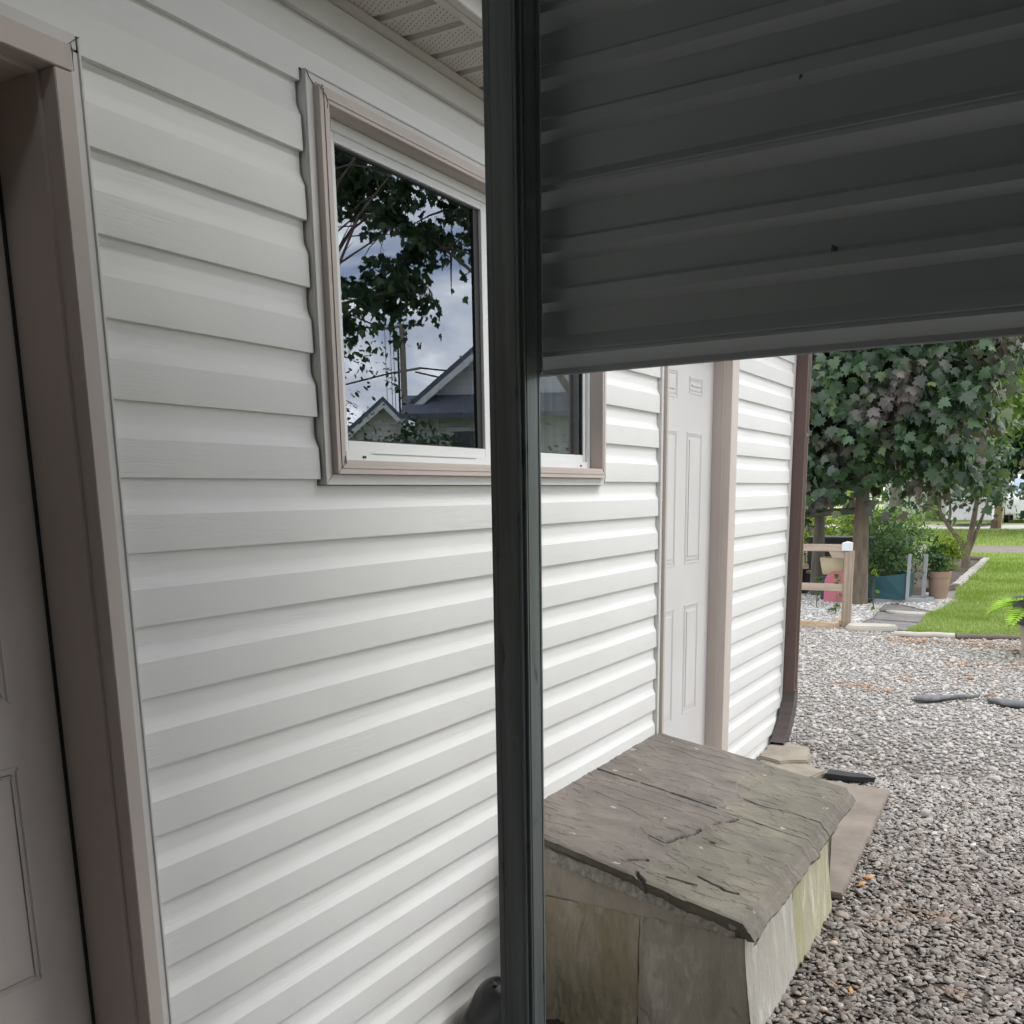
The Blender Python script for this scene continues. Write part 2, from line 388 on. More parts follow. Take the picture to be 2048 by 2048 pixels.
mb = MB(); ring(mb, 1.7108, 2.345, 1.5638, 2.2107, (.0155, .036, .0215, .0185), .011, .05)
mb.box(1.80, 2.25, .0045, .0058, 1.5575, 1.5592)
s1 = mb.build('sash', M_FRAME, win, bevel=.0012)
mb = MB(); ring(mb, 2.3465, 2.946, 1.5638, 2.2107, (.03, .0145, .0215, .0185), .016, .05)
s2 = mb.build('sash', M_FRAME, win, bevel=.0012)
for s_, x0, x1 in ((s1, 1.7263, 2.309), (s2, 2.3765, 2.9315)):
    mb = MB(); ring(mb, x0+.0002, x1-.0002, 1.5853, 2.1922, (.003, .025 if x0 < 2 else .006, .003, .004), .0195, .03)
    mb.build('gasket', M_GASKET, win)
    mb = MB(); mb.add([(x0, .024, 1.585), (x1, .024, 1.585), (x1, .024, 2.193), (x0, .024, 2.193)], [(0, 1, 2, 3)])
    mb.build('pane', M_GLASS, win)
for (a, b_) in ((1.768, 1.5482), (2.886, 1.5482)): MB().box(a, a+.011, .004, .0058, b_, b_+.0045).build('weep_hole', M_DARK, win)
def curtain(x0, x1, y, z0, z1, seed):
    n = 160; xs = np.linspace(x0, x1, n); V = []
    for x in xs:
        dy = .02*math.sin(x*75+seed)+.012*math.sin(x*163+1.3*seed)
        V += [(x, y+dy, z0), (x, y+dy, z1)]
    F = [(2*i, 2*i+2, 2*i+3, 2*i+1) for i in range(n-1)]
    o = npmesh('curtain', np.array(V), np.array(F), M_CURT, win, True)
curtain(2.33, 3.02, .085, 1.45, 2.3, 0)
mb = MB(); mb.box(1.3, 3.4, .9, .95, 1.0, 2.46); mb.box(1.3, 3.4, .2, .9, 1.0, 1.05); mb.box(1.28, 1.3, .16, .95, 1.0, 2.46); mb.box(3.4, 3.42, .16, .95, 1.0, 2.46)
mb.build('room_wall', M_ROOM, win)

# ---- doors
def door_panels(parent, y, rects, mat, d=.006):
    d = d if y > .1 else .0032
    mb = MB()
    for x0, x1, z0, z1 in rects:
        for o_, w, yy in ((0, .008, y-d*.55), (.012, .006, y-d*.35)):
            X0, X1, Z0, Z1 = x0+o_, x1-o_, z0+o_, z1-o_
            miter(mb, X0, X1, Z0, Z1, X0+w, X1-w, Z0+w, Z1-w, yy, y+.001)
        mb.box(x0+.032, x1-.032, y-.0035, y+.001, z0+.032, z1-.032)
    return mb.build('moulded_panel', mat, parent, bevel=.0016)
def doorway(xa, xb, ztop, jx0, jx1, jz, yd, rects, mat, cas_w, cas_l):
    mb = MB(); mb.box(xa-.001, xb-.001, yd, yd+.042, .05, ztop); d = lf = mb.build('door', mat, house, bevel=.001)
    # casing: head laps over the jamb casings
    mb = MB()
    mb.box(xb, xb+cas_w, -.0335, .03, .02, ztop-.001); mb.box(xa-cas_l, xa, -.0335, .03, .02, ztop-.001)
    mb.box(xa-cas_l-.001, xb+cas_w+.001, -.0345, .03, ztop, ztop+.037)
    mb.build('door_casing', M_TRIM, d, bevel=.0014)
    mb = MB(); mb.box(xb+.0012, xb+.02, -.003, .0125, .02, ztop-.012); mb.box(xb-.006, xb+.0011, .0005, .0085, .02, ztop-.002)
    mb.box(xa-.02, xa-.0012, -.003, .0125, .02, ztop-.012)
    mb.box(xb+.0024, xb+.03, .0135, yd+.02, .02, ztop+.01); mb.box(xa-.03, xa-.0024, .0135, yd+.02, .02, ztop+.01)
    mb.box(xa-.002, xb+.002, .0005, .0085, ztop-.006, ztop+.0011); mb.box(xa-.002, xb+.002, .0095, yd+.02, ztop+.0024, ztop+.02)
    mb.build('jamb', M_TRIM, d, bevel=.001)
    mb = MB(); mb.box(xb+cas_w+.0012, jx1, -.0215, .004, .06, jz-.0245); mb.box(jx1-.006, jx1-.001, -.024, -.0216, .06, jz-.003)
    mb.box(jx0, xa-cas_l-.0012, -.0215, .004, .06, jz-.0245); mb.box(jx0, jx1-.0065, -.0215, .004, ztop+.0385, jz)
    mb.build('door_channel', M_VINYL, d, bevel=.001)
    mb = MB(); mb.box(xb-.0035, xb+.002, yd-.004, yd-.001, .05, ztop-.002); mb.box(xa-.002, xa+.008, yd-.006, yd-.001, .05, ztop-.002)
    mb.build('weather_strip', M_GASKET if yd > .1 else M_TRIM, d)
    door_panels(lf, yd, rects, mat)
    mb = MB(); mb.box(xa-.01, xb+.01, -.05, yd+.04, .0, .048); mb.build('threshold', M_SOFF, d, bevel=.003)
    if yd < .1: return d
    mb = MB(); mb.tube([(xa+.07, yd, .98), (xa+.07, yd-.045, .98)], .012, 12); mb.lathe([(0.0, -.02), (.018, -.018), (.026, -.006), (.026, .008), (.014, .02), (0, .022)], (xa+.07, yd-.055, .98), 20)
    mb.build('door_handle', M_GALV, lf, smooth=True)
    return d
d1 = doorway(.125, 1.0345, 2.097, .07, 1.0925, 2.157, .131,
             [(.62, .949, .62, 1.02), (.62, .949, 1.126, 1.78), (.22, .53, .62, 1.02), (.22, .53, 1.126, 1.78), (.22, .53, .16, .52), (.62, .949, .16, .52), (.62, .949, 1.86, 2.02), (.22, .53, 1.86, 2.02)], M_DOORD, .0305, .0305)
d2 = doorway(3.574, 4.3455, 2.10, 3.531, 4.476, 2.158, .052,
             [(4.008, 4.20, 1.153, 1.712), (4.018, 4.198, .478, .975), (4.025, 4.195, 1.869, 1.94), (3.70, 3.889, 1.153, 1.712), (3.70, 3.889, .478, .975), (3.70, 3.889, 1.84, 1.95)], M_DOOR, .094, .020)
mb = MB()     # torn caulk and open mitre by the corner of the door capping
mb.tube([(1.0655, -.0352, 2.135), (1.0675, -.0346, 2.125), (1.0662, -.0352, 2.112), (1.0672, -.0346, 2.098)], [.0007, .0012, .0006, .0005], 6)
mb.tube([(1.0665, -.0236, 2.1355), (1.079, -.0236, 2.146), (1.0900, -.0240, 2.1545)], [.0007, .0006, .0010], 6)
mb.build('caulk_bead', M_CAULK, d1)
for c, s_ in (((1.634, -.0405, 2.252), 1), ((1.652, -.0405, 1.5395), -1)):
    p = [Vector(c)+Vector((random.uniform(-.004, .004), -.0005, random.uniform(-.010, .010))) for _ in range(6)]
    MB().tube(p, .0011, 5).build('caulk_bead', M_CAULK, win)
mb = MB(); mb.tube([(1.645, -.0408, 2.246), (1.650, -.0408, 2.232), (1.648, -.0408, 2.222)], .0007, 5); mb.build('caulk_bead', M_CAULK, win)
mb = MB(); mb.tube([(1.606, -.0268, 2.281), (1.614, -.0268, 2.270), (1.626, -.027, 2.262), (1.632, -.03, 2.2655)], .0010, 5)
mb.build('caulk_bead', M_CAULK, win)

# ---- downspout on the far corner
def ribbed(mb, path, w, dpt, corr=.0):
    n = len(path)
    for i, (p, q) in enumerate(path):
        k = 1-(corr if i % 2 else 0)
        q = Vector(q).normalized(); p = Vector(p); sx = Vector((0, -1, 0))
        # q = direction across the depth
        s = [p+q*dpt/2*k+sx*w/2*k, p+q*dpt/2*k-sx*w/2*k, p-q*dpt/2*k-sx*w/2*k, p-q*dpt/2*k+sx*w/2*k]
        base = len(mb.v)
        mb.v += [tuple(a) for a in s]
        if i: 
            for k_ in range(4): mb.f.append((base-4+k_, base-4+(k_+1) % 4, base+(k_+1) % 4, base+k_))
    return mb
xc, yc = 5.545, -.050
mb = MB()
mb.box(5.505, 5.585, -.0835, -.0155, .30, 2.36)
for fx in (.25, .5, .75): mb.box(5.5035, 5.5052, -.0835+.068*fx-.0018, -.0835+.068*fx+.0018, .30, 2.36)
for fx in (.33, .66): mb.box(5.505+.08*fx-.003, 5.505+.08*fx+.003, -.0855, -.0834, .30, 2.36)
ds = mb.build('downspout', M_BROWN, house, bevel=.004)
mb = MB(); path = []
for i in range(15):
    t = i/14; a = R(62)*min(1, t*1.25)
    px_ = 5.545-.26*(t**1.9); pz = .315-.27*t; path.append(((px_, -.0515-.01*t, pz), (math.cos(a), 0, -math.sin(a)*.55)))
ribbed(mb, path, .074, .086, .05); mb.build('elbow', M_BROWN2, ds)
mb = MB(); mb.box(5.5015, 5.588, -.0875, -.004, .318, .334); 
MB().box(5.503, 5.588, -.0865, -.004, 1.75, 1.77).build('strap', M_BROWN, ds, bevel=.002)
mb.build('strap', M_BROWN, ds, bevel=.002)
mb = MB(); mb.tube([(5.56, .0, 2.38), (5.555, -.03, 2.36), (5.552, -.2, 2.45), (5.552, -.28, 2.49)], .036, 4); mb.build('upper_offset', M_BROWN, ds)

# ================================================================= THE STEEL CARPORT
cp = thing('steel_carport', 'dark grey steel carport with galvanised post and ribbed sheet gable', 'carport', (1.25, -.64, 0))
def cpl(o): o.parent = cp; o.matrix_parent_inverse = Matrix.Translation((-1.25, .64, 0)); return o
def tubepost(x, y, w=.0605, d=.0575, z1=2.6, wt=.003):
    mb = MB(); mb.box(x, x+d, y-w, y, -.12, z1); return mb
post = cpl(tubepost(1.252, -.641).build('post', M_GALV, None, bevel=.006, seg=4))
mb = MB()   # rolled seam ridges on the post faces
mb.box(1.2514, 1.2521, -.6545, -.6535, .01, 2.6); mb.box(1.2512, 1.2521, -.6905, -.6885, .01, 2.6)
mb.box(1.262, 1.2632, -.7026, -.7014, .01, 2.6); mb.box(1.297, 1.2985, -.7027, -.7014, .01, 2.6)
o = mb.build('seam', M_GALV, post); o.matrix_parent_inverse = post.matrix_world.inverted() if False else Matrix.Identity(4)
post_o = o
for (x, y) in ((1.252, -4.2), (-.8, -4.2), (-2.55, -4.2), (-2.55, -.641)):
    cpl(tubepost(x, y).build('post', M_GALV, None, bevel=.006))
# ribbed sheet: profile in (x, z), ribs towards outside
XP = 1.330
prof = [(XP+.001, 1.6345), (XP-.0005, 1.6365), (XP-.0015, 1.644), (XP-.004, 1.648), (XP-.015, 1.660), (XP-.015, 1.664), (XP-.0135, 1.666), (XP-.015, 1.668), (XP, 1.690)]
zb = 1.6645
def rib(z, major):
    if major: return [(XP, z-.028), (XP-.019, z-.010), (XP-.019, z-.004), (XP-.0175, z-.002), (XP-.019, z+.0), (XP, z+.016)]
    return [(XP, z-.0185), (XP-.0115, z-.0075), (XP-.0115, z+.0085), (XP, z+.0160)]
for k in range(6):
    base = zb+.2286*k
    if k: prof += rib(base, True)
    prof += rib(base+.079, False)+rib(base+.1465, False)
prof = [p for p in prof if p[1] < 2.62]
ys = np.linspace(-.672, -4.3, 60); P = np.array(prof); k = len(P)
Y, I = np.meshgrid(ys, np.arange(k), indexing='ij')
X = P[I, 0]+.003*(fbm(Y*2.2+20, P[I, 1]*3+20, 11, 2)-.5); Z = P[I, 1]+.0009*np.sin(Y*4)
V = np.stack([X, Y, Z], -1).reshape(-1, 3); a = (np.arange(len(ys)-1)[:, None]*k+np.arange(k-1)[None]).ravel()
o = npmesh('gable_sheet', V, np.stack([a, a+1, a+k+1, a+k], 1), M_PANEL, None, True); cpl(o); o.data.set_sharp_from_angle(angle=R(14))
sh = o
mb = MB(); mb.box(XP-.0245, XP-.0215, -.7042, -.690, 1.6365, 2.6); cpl(mb.build('trim_strip', M_PANEL, None))
mb = MB(); mb.tube([(XP-.002, -1.062, 1.966), (XP-.0095, -1.062, 1.966)], .0042, 8); mb.tube([(XP-.0095, -1.062, 1.964), (XP-.016, -1.062, 1.958)], .0016, 6)
cpl(mb.build('screw', M_GALV, None))
mb = MB(); mb.tube([(XP-.002, -1.112, 1.757), (XP-.0095, -1.112, 1.757)], .0042, 8); mb.tube([(XP-.0095, -1.112, 1.757), (XP-.02, -1.112, 1.759)], .0016, 6); cpl(mb.build('screw', M_GALV, None))
# unseen roof and rear walls, shaped to cut light on siding and jamb
def sheet(name, v, th=.004, mat=None):
    mb = MB(); a, b_, c, d = [Vector(q) for q in v]; nrm = (b_-a).cross(c-a).normalized()*th
    mb.add([a, b_, c, d, a+nrm, b_+nrm, c+nrm, d+nrm], [(0, 1, 2, 3), (7, 6, 5, 4), (0, 4, 5, 1), (1, 5, 6, 2), (2, 6, 7, 3), (3, 7, 4, 0)])
    return cpl(mb.build(name, mat or M_PANEL, None))
sheet('roof_sheet', [(-4.6, -.365, 2.44), (2.15, -.365, 2.44), (2.15, -2.45, 3.0), (-4.6, -2.45, 3.0)])  # run past the gable and up to the gutter to shade the upper siding
sheet('roof_sheet', [(-4.6, -2.45, 3.0), (2.15, -2.45, 3.0), (2.15, -4.32, 2.44), (-4.6, -4.32, 2.44)])
cpl(MB().box(-2.64, -2.6, -4.3, -.02, -.12, 2.95).build('back_wall', simple('brown_boards', (.06, .04, .025), .9, var=.2), None))  # unseen; carried to the house and kept dark to hold light off the jamb
sheet('shade_sheet', [(-2.6, -4.27, -.12), (.45, -4.27, -.12), (.45, -4.27, 2.5), (-2.6, -4.27, 2.5)], mat=simple('shade_sheet_brown', (.09, .065, .045), .7))  # unseen side sheet, added only to shade the near door jamb
sheet('eave_sheet', [(-2.6, -4.30, 2.05), (1.3, -4.30, 2.05), (1.3, -4.30, 2.5), (-2.6, -4.30, 2.5)])

# ================================================================= STONE BIN AGAINST THE WALL
def m_slate():
    m, t, b = newmat('slate'); v = coords(t)
    n1 = noise(t, 3.2, v, 6, .62, .6); n2 = noise(t, 1, coords(t, (13, 6.5, 1)), 6, .6, .7); n3 = noise(t, 1, coords(t, (7, 4.5, 1)), 6, .6, .8)
    purple = ramp(t, n1, [(.3, (.12, .104, .091)), (.7, (.20, .178, .156))]); olive = ramp(t, n1, [(.3, (.135, .124, .092)), (.7, (.215, .20, .155))])
    at_ = t.nodes.new('ShaderNodeAttribute'); at_.attribute_name = 'bed'
    c = mixc(t, at_.outputs['Fac'], purple, olive)
    c = mixc(t, .45, c, ramp(t, n3, [(.34, (.28, .27, .28)), (.5, (.52, .5, .48)), (.68, (.72, .70, .64))]), 'OVERLAY')
    c = mixc(t, .22, c, ramp(t, n2, [(.30, (.32, .32, .32)), (.62, (.66, .66, .66))]), 'OVERLAY')
    li = ramp(t, noise(t, 17, v, 3, .5), [(.70, 0.0), (.72, .7)]); c = mixc(t, li, c, (.46, .44, .38))
    cr = t.nodes.new('ShaderNodeAttribute'); cr.attribute_name = 'crack'; c = mixc(t, cr.outputs['Fac'], c, (.035, .03, .025))
    setc(t, b, c); b.inputs['Roughness'].default_value = .72
    nn = bump(t, b, ramp(t, n3, [(.40, 0.0), (.44, .4), (.52, .5), (.55, 1.0)]), .7, .0035); nn = bump(t, b, n2, .3, .003, nn); bump(t, b, noise(t, 60, v, 4, .6), .25, .003, nn); return m
M_SLATE = m_slate()
def m_concrete(name, base, stain, stain_amt, pale):
    m, t, b = newmat(name); v = coords(t, (1, 1, .42)); n1 = noise(t, 13, v, 7, .66, .25); n2 = noise(t, 5, coords(t, (1, 1, .5)), 4, .6, .5)
    lo = tuple(k*.76 for k in base)
    c = ramp(t, n1, [(.32, lo), (.45, base), (.52, base), (.60, pale)])
    c = mixc(t, ramp(t, n2, [(.40, 0.0), (.62, stain_amt)]), c, stain)
    drip = ramp(t, noise(t, 1, coords(t, (38, 38, 5)), 4, .6, .2), [(.54, 0.0), (.70, .5)]); c = mixc(t, drip, c, lo)
    setc(t, b, c); b.inputs['Roughness'].default_value = .85
    nn = bump(t, b, n1, .9, .012); bump(t, b, noise(t, 70, coords(t), 4, .6), .3, .003, nn); return m
M_C1 = m_concrete('stained_concrete', (.56, .49, .375), (.36, .30, .165), .6, (.68, .61, .50))
M_C2 = m_concrete('grey_concrete', (.53, .49, .405), (.46, .43, .33), .4, (.68, .62, .54))
M_C3 = m_concrete('pale_concrete', (.46, .44, .395), (.38, .36, .29), .5, (.62, .60, .55))
M_C4 = m_concrete('mossy_concrete', (.42, .40, .30), (.34, .325, .17), .7, (.58, .56, .45))
M_CAP = m_concrete('render_cap', (.58, .51, .43), (.48, .43, .34), .5, (.62, .57, .49))
binr = thing('concrete_bin', 'stained low concrete bin built against the siding under the stone slab', 'concrete bin', (2.85, -.4, 0))
def bl(o): o.parent = binr; o.matrix_parent_inverse = Matrix.Translation((-2.85, .4, 0)); return o
def rough_panel(name, fn, U, Vv, mat, amp, seed, ns=22):
    """grid panel: fn(u,v) -> (point, normal)"""
    nu, nv = int(U[1]), int(Vv[1]); us = np.linspace(0, 1, nu); vs = np.linspace(0, 1, nv)
    UU, VV = np.meshgrid(us, vs, indexing='ij'); h = (fbm(UU*ns*U[0]+5, VV*ns*.45*Vv[0]+5, seed, 4)-.5)*amp
    step = np.where(fbm(UU*9*U[0]+9, VV*5*Vv[0]+9, seed+20, 3) > .5, 1, 0)*amp*.22
    P, Nn = fn(UU, VV); P = P+Nn*(h+step)[..., None]
    V = P.reshape(-1, 3); a = (np.arange(nu-1)[:, None]*nv+np.arange(nv-1)[None]).ravel()
    o = npmesh(name, V, np.stack([a, a+nv, a+nv+1, a+1], 1), mat, None, True); return bl(o)
def front(y0, y1, z0, z1, x):
    def fn(u, v):
        y = y0+(y1-y0)*u; z = z0+(z1-z0)*v
        return np.stack([x+0*u-.012*(1-v)**2, y-.056*(1-v)**1.6*(np.clip((-y-.5)/.24, 0, 1)), z], -1), np.array([-1., 0, 0])
    return fn
rough_panel('front_panel', front(-.006, -.4405, -.14, .302, 2.343), (.44, 90), (.32, 70), M_C1, .022, 3, 30)
rough_panel('front_panel', front(-.4445, -.7445, -.14, .302, 2.3435), (.30, 70), (.32, 70), M_C2, .020, 5, 30)
def sidef(x0, x1, z0, z1):
    def fn(u, v):
        x = x0+(x1-x0)*u; z = z0+(z1-z0)*v
        return np.stack([x-.012*(1-v)**2*(1-u), -.743-.056*(1-v)**1.6-.006*np.sin(3.1*u), z], -1), np.array([0, -1., 0])
    return fn
rough_panel('side_panel', sidef(2.337, 2.826, -.14, .372), (.48, 90), (.37, 60), M_C3, .007, 8)
rough_panel('side_panel', sidef(2.830, 3.315, -.14, .372), (.48, 90), (.37, 60), M_C4, .006, 9)
mb = MB(); mb.box(2.350, 3.33, -.735, -.005, -.02, .31); mb.box(2.346, 3.325, -.741, -.005, .31, .375)
mb.add([(2.350, -.005, .376), (3.32, -.005, .376), (3.32, -.60, .376), (2.35, -.60, .376), (2.350, -.005, .46), (3.32, -.005, .46)], [(0, 3, 4), (1, 5, 2), (3, 2, 5, 4), (0, 4, 5, 1)])
bl(mb.build('cap', M_CAP, None, bevel=.006))
rough_panel('cap_face', lambda u, v: (np.stack([2.343-.004*np.sin(v*3.1)+0*u, -.006-.737*u, .303+(.135-.082*u)*v], -1), np.array([-1., 0, 0])), (.73, 90), (.1, 20), M_CAP, .006, 12)
for xx, yy in ((3.318, 0),): bl(MB().box(3.3155, 3.332, -.76, -.005, -.02, .37).build('back_panel', M_C3, None, bevel=.01))

# slate slab: a height field with bedding steps and cracks
def polydist(X, Y, pl):
    D = np.full(X.shape, 9.)
    for (x0, y0), (x1, y1) in zip(pl[:-1], pl[1:]):
        dx, dy = x1-x0, y1-y0; t = np.clip(((X-x0)*dx+(Y-y0)*dy)/(dx*dx+dy*dy), 0, 1); D = np.minimum(D, np.hypot(X-x0-t*dx, Y-y0-t*dy))
    return D
def slab():
    nu, nv = 520, 300
    u = np.linspace(0, 1, nu); v = np.linspace(0, 1, nv); U, Vv = np.meshgrid(u, v, indexing='ij')
    x0 = 2.345-.10*Vv+.012*(fbm(Vv*9+3, Vv*0+4, 31)-.5); x1 = 3.565-.03*Vv+.014*(fbm(Vv*8+3, Vv*0+9, 33)-.5)
    X = x0+(x1-x0)*U; Y = -.006-.757*Vv-.010*(fbm(U*14, U*0+2, 35)-.5)*Vv
    # rounded far corner by the wall
    Y = Y-np.where(X > 3.44, .0, 0)
    Z = .514+.155*Y
    jx = X+.010*(fbm(Y*14, X*14, 41)-.5); jy = Y+.014*(fbm(X*18, Y*18, 43)-.5)
    bx = [2.25, 2.292, 2.40, 2.50, 2.551, 2.64, 2.726, 2.82, 2.917, 2.95, 3.03, 3.097, 3.16, 3.266, 3.36, 3.446, 3.60]
    by = [-.47, -.45, -.47, -.52, -.434, -.45, -.476, -.52, -.54, -.46, -.47, -.51, -.46, -.436, -.44, -.457, -.46]
    bnd = np.interp(X, bx, by)+.016*(fbm(X*26, Y*10, 45)-.5)
    bed = np.clip((bnd-Y)/.0030+.5, 0, 1)
    h = -.0048*bed+.004*(fbm(X*14, Y*8, 51)-.5)+.0018*(fbm(X*60, Y*24, 55)-.5)
    st = fbm(X*16, Y*7, 57, 5); h += -.0022*np.clip((st-.56)*60, 0, 1)-.0022*np.clip((.42-st)*60, 0, 1)
    cr = np.zeros_like(X)
    for pl, w, j in (([(2.972, -.0), (2.962, -.17)], .0030, .3), ([(2.960, -.19), (2.948, -.46)], .0032, .3), ([(2.948, -.46), (2.935, -.6), (2.929, -.77)], .0012, .5),
                     ([(3.11, -.50), (3.09, -.58), (3.115, -.66), (3.10, -.77)], .0022, 1), ([(2.551, -.434), (2.62, -.445), (2.68, -.475), (2.735, -.478)], .0026, 1), ([(2.80, -.50), (2.86, -.525), (2.917, -.545)], .0022, 1),
                     ([(2.36, -.40), (2.40, -.435)], .0034, 1), ([(2.31, -.45), (2.285, -.475)], .0042, 1), ([(2.42, -.585), (2.39, -.67), (2.40, -.70)], .0030, 1), ([(2.35, -.52), (2.36, -.60)], .0030, 1), ([(2.565, -.38), (2.551, -.434)], .0014, 1)):
        d = polydist(X+.008*j*(fbm(Y*40, X*12, 61)-.5), Y+.014*j*(fbm(X*40, Y*12, 63)-.5), pl)
        k = np.clip(1.5-d/(w*1.3), 0, 1); cr = np.maximum(cr, k); h -= .010*k*(w/.003)**.5
    d = np.hypot((X-2.671)*1.4, Y+.538); k = np.clip(1.5-d/.009, 0, 1); cr = np.maximum(cr, k*.9); h -= .012*k
    # chipped bevel at the outer and front edge
    eo = np.clip((Vv-.955)/.045, 0, 1); ef = np.clip((.010-U)/.010, 0, 1)
    wob = fbm(X*30, Y*4, 71)
    h = h-.004*ef
    Z = Z+h
    V = np.stack([X, Y, Z], -1)
    # outer dressed face: added rows below the outer edge
    rows = 14; ext = []
    rf = np.random.default_rng(5); fc = [np.cumsum(rf.uniform(.018, .075, 60))+2.1 for _ in range(2)]; fo = [rf.uniform(.3, .7, 60) for _ in range(2)]; fs = [rf.uniform(-4.5, 4.5, 60) for _ in range(2)]
    for i in range(1, rows+1):
        t = i/rows
        row = 0 if t < .42 else 1
        xs_ = X[:, -1]+.022*t*(1 if row else -.6)
        k_ = np.searchsorted(fc[row], xs_); k_ = np.clip(k_, 1, len(fc[row])-1); w_ = fo[row][k_]+(xs_-fc[row][k_-1])*fs[row][k_]+.10*(fbm(xs_*60, np.full(nu, t*9), 73)-.5)
        yy = Y[:, -1]-(.030*min(1, t*1.25)+.006*row)*(.9+.2*w_)-.006*(w_-.5)*math.sin(3.14*t)+.03*max(0, t-.8)
        zz = Z[:, -1]-.056*t-.003*(w_-.5)*min(1, t*4)
        ext.append(np.stack([X[:, -1]+.004*(w_-.5), yy, zz], -1))
    V = np.concatenate([V, np.stack(ext, 1)], 1); nv2 = nv+rows
    bed = np.clip((bnd-Y)/.05+.35, 0, 1)*.9+.2*(fbm(X*9, Y*6, 91)-.4)
    A = np.concatenate([bed, np.ones((nu, rows))*.45], 1); C = np.concatenate([cr, np.zeros((nu, rows))], 1)
    # front edge face rows, going down and tucking in
    rows2 = 12; base = V[0].copy(); fr = []
    thick = np.linspace(.040, .058, nv2)*(1+.25*(fbm(np.arange(nv2)*.07, np.zeros(nv2)+3, 81)-.5)); 
    for i in range(1, rows2+1):
        t = i/rows2; p = base.copy(); w_ = fbm(np.arange(nv2)*.09+t*2, np.full(nv2, t*3), 83)
        p[:, 0] += .018*t**.7+.012*(w_-.5)*min(1, t*3)+.028*max(0, t-.45); p[:, 2] -= np.where(np.arange(nv2) < nv, thick*t, (thick*t)*np.clip((nv2-np.arange(nv2))/rows, 0, 1))
        fr.append(p)
    FR = np.stack(fr[::-1], 0); V = np.concatenate([FR, V], 0); A = np.concatenate([np.full((rows2, nv2), .3), A], 0); C = np.concatenate([np.zeros((rows2, nv2)), C], 0)
    nu2 = nu+rows2; a = (np.arange(nu2-1)[:, None]*nv2+np.arange(nv2-1)[None]).ravel(); F = np.stack([a, a+1, a+nv2+1, a+nv2], 1)
    o = npmesh('stone_slab', V.reshape(-1, 3), F, M_SLATE, None, True); o.data.set_sharp_from_angle(angle=R(30))
    for nm, arr in (('bed', A), ('crack', C)):
        at_ = o.data.attributes.new(nm, 'FLOAT', 'POINT'); at_.data.foreach_set('value', np.ascontiguousarray(arr.reshape(-1), dtype=np.float32))
    return o
sl_o = slab()
tag(sl_o, 'large cracked slate slab with chipped edge sloping away from the siding as a lid', 'stone slab')
# rough mortar squeezed under the slab
def mort(u, v):
    y = -.01-.725*u; zt = .514+.155*y-.045
    return np.stack([2.335-.085*u+.018-.008*(1-v)+0*v+.013*u, y, zt-.028+.034*v], -1), np.array([-1., 0, 0])
rough_panel('mortar', mort, (.73, 160), (.04, 16), simple('rough_mortar', (.44, .41, .36), .95, var=.35, vs=60, bs=.8, bscale=90), .013, 91, 60)
bl(MB().add([(2.36, -.01, .44), (3.50, -.01, .44), (3.48, -.745, .345), (2.28, -.73, .345), (2.36, -.01, .475), (3.50, -.01, .475), (3.48, -.745, .360), (2.28, -.73, .360)],
        [(0, 3, 2, 1), (4, 5, 6, 7), (0, 4, 7, 3), (3, 7, 6, 2), (2, 6, 5, 1), (0, 1, 5, 4)]).build('mortar_bed', M_CAP, None))

# ================================================================= SMALL THINGS NEAR THE HOUSE
def blob(name, c, size, mat, seed, sub=4, amp=.12, parent=None, flat=0):
    bm = bmesh.new(); bmesh.ops.create_icosphere(bm, subdivisions=sub, radius=1)
    r_ = random.Random(seed); ph = [r_.uniform(0, 6) for _ in range(6)]
    for v in bm.verts:
        p = v.co; k = 1+amp*(math.sin(p.x*3+ph[0])*math.sin(p.y*3.3+ph[1])+.5*math.sin(p.z*6+ph[2]+p.x*4)+.4*math.sin(p.y*8+ph[3]+p.z*5))
        v.co = Vector((p.x*size[0]*k, p.y*size[1]*k, max(p.z, -1+flat)*size[2]*k))+Vector(c)
    me = bpy.data.meshes.new(name); bm.to_mesh(me); bm.free(); return link(name, me, mat, parent, True)
M_BAG = simple('black_plastic', (.008, .008, .009), .3, var=.3, vs=10, bs=.5, bscale=14)
o = blob('rubbish_bag', (2.075, -.150, .0), (.125, .12, .14), M_BAG, 4, 5, .07); tag(o, 'small black knotted plastic bag on the ground behind the steel post', 'bag')
mb = MB(); mb.tube([(2.062, -.135, .110), (2.060, -.13, .128), (2.062, -.128, .140), (2.066, -.125, .152)], [.022, .011, .017, .010], 9); mb.tube([(2.064, -.13, .138), (2.054, -.14, .150), (2.050, -.146, .156)], [.008, .010, .004], 6)
mb.build('knot', M_BAG, o, smooth=True)

def rough_slab(name, poly, z0, z1, mat, seed=0, amp=.006, bevel=.006):
    """stone slab from a polygon outline with uneven edge and gently uneven top"""
    pts = []; n = len(poly); r_ = random.Random(seed)
    for i in range(n):
        a = Vector(poly[i]); b_ = Vector(poly[(i+1) % n]); k = max(2, int((b_-a).length/.03))
        for j in range(k):
            p = a.lerp(b_, j/k); pts.append((p.x+r_.uniform(-amp, amp), p.y+r_.uniform(-amp, amp)))
    mb = MB(); mb.prism(pts, z0, z1); return mb.build(name, mat, None, bevel=bevel)
M_PAVE = simple('brown_paver', (.235, .20, .165), .85, var=.22, vs=7, bs=.4, bscale=50)
M_SPL = simple('tan_stone', (.30, .265, .21), .8, var=.2, vs=9, bs=.5, bscale=25)
o = rough_slab('paving_slab', [(3.38, -.40), (3.40, -.792), (4.77, -.742), (4.80, -.36)], .008, .034, M_PAVE, 1, .004, .004)
tag(o, 'brown flat paving slab lying on the gravel behind the slate lid', 'paving slab')
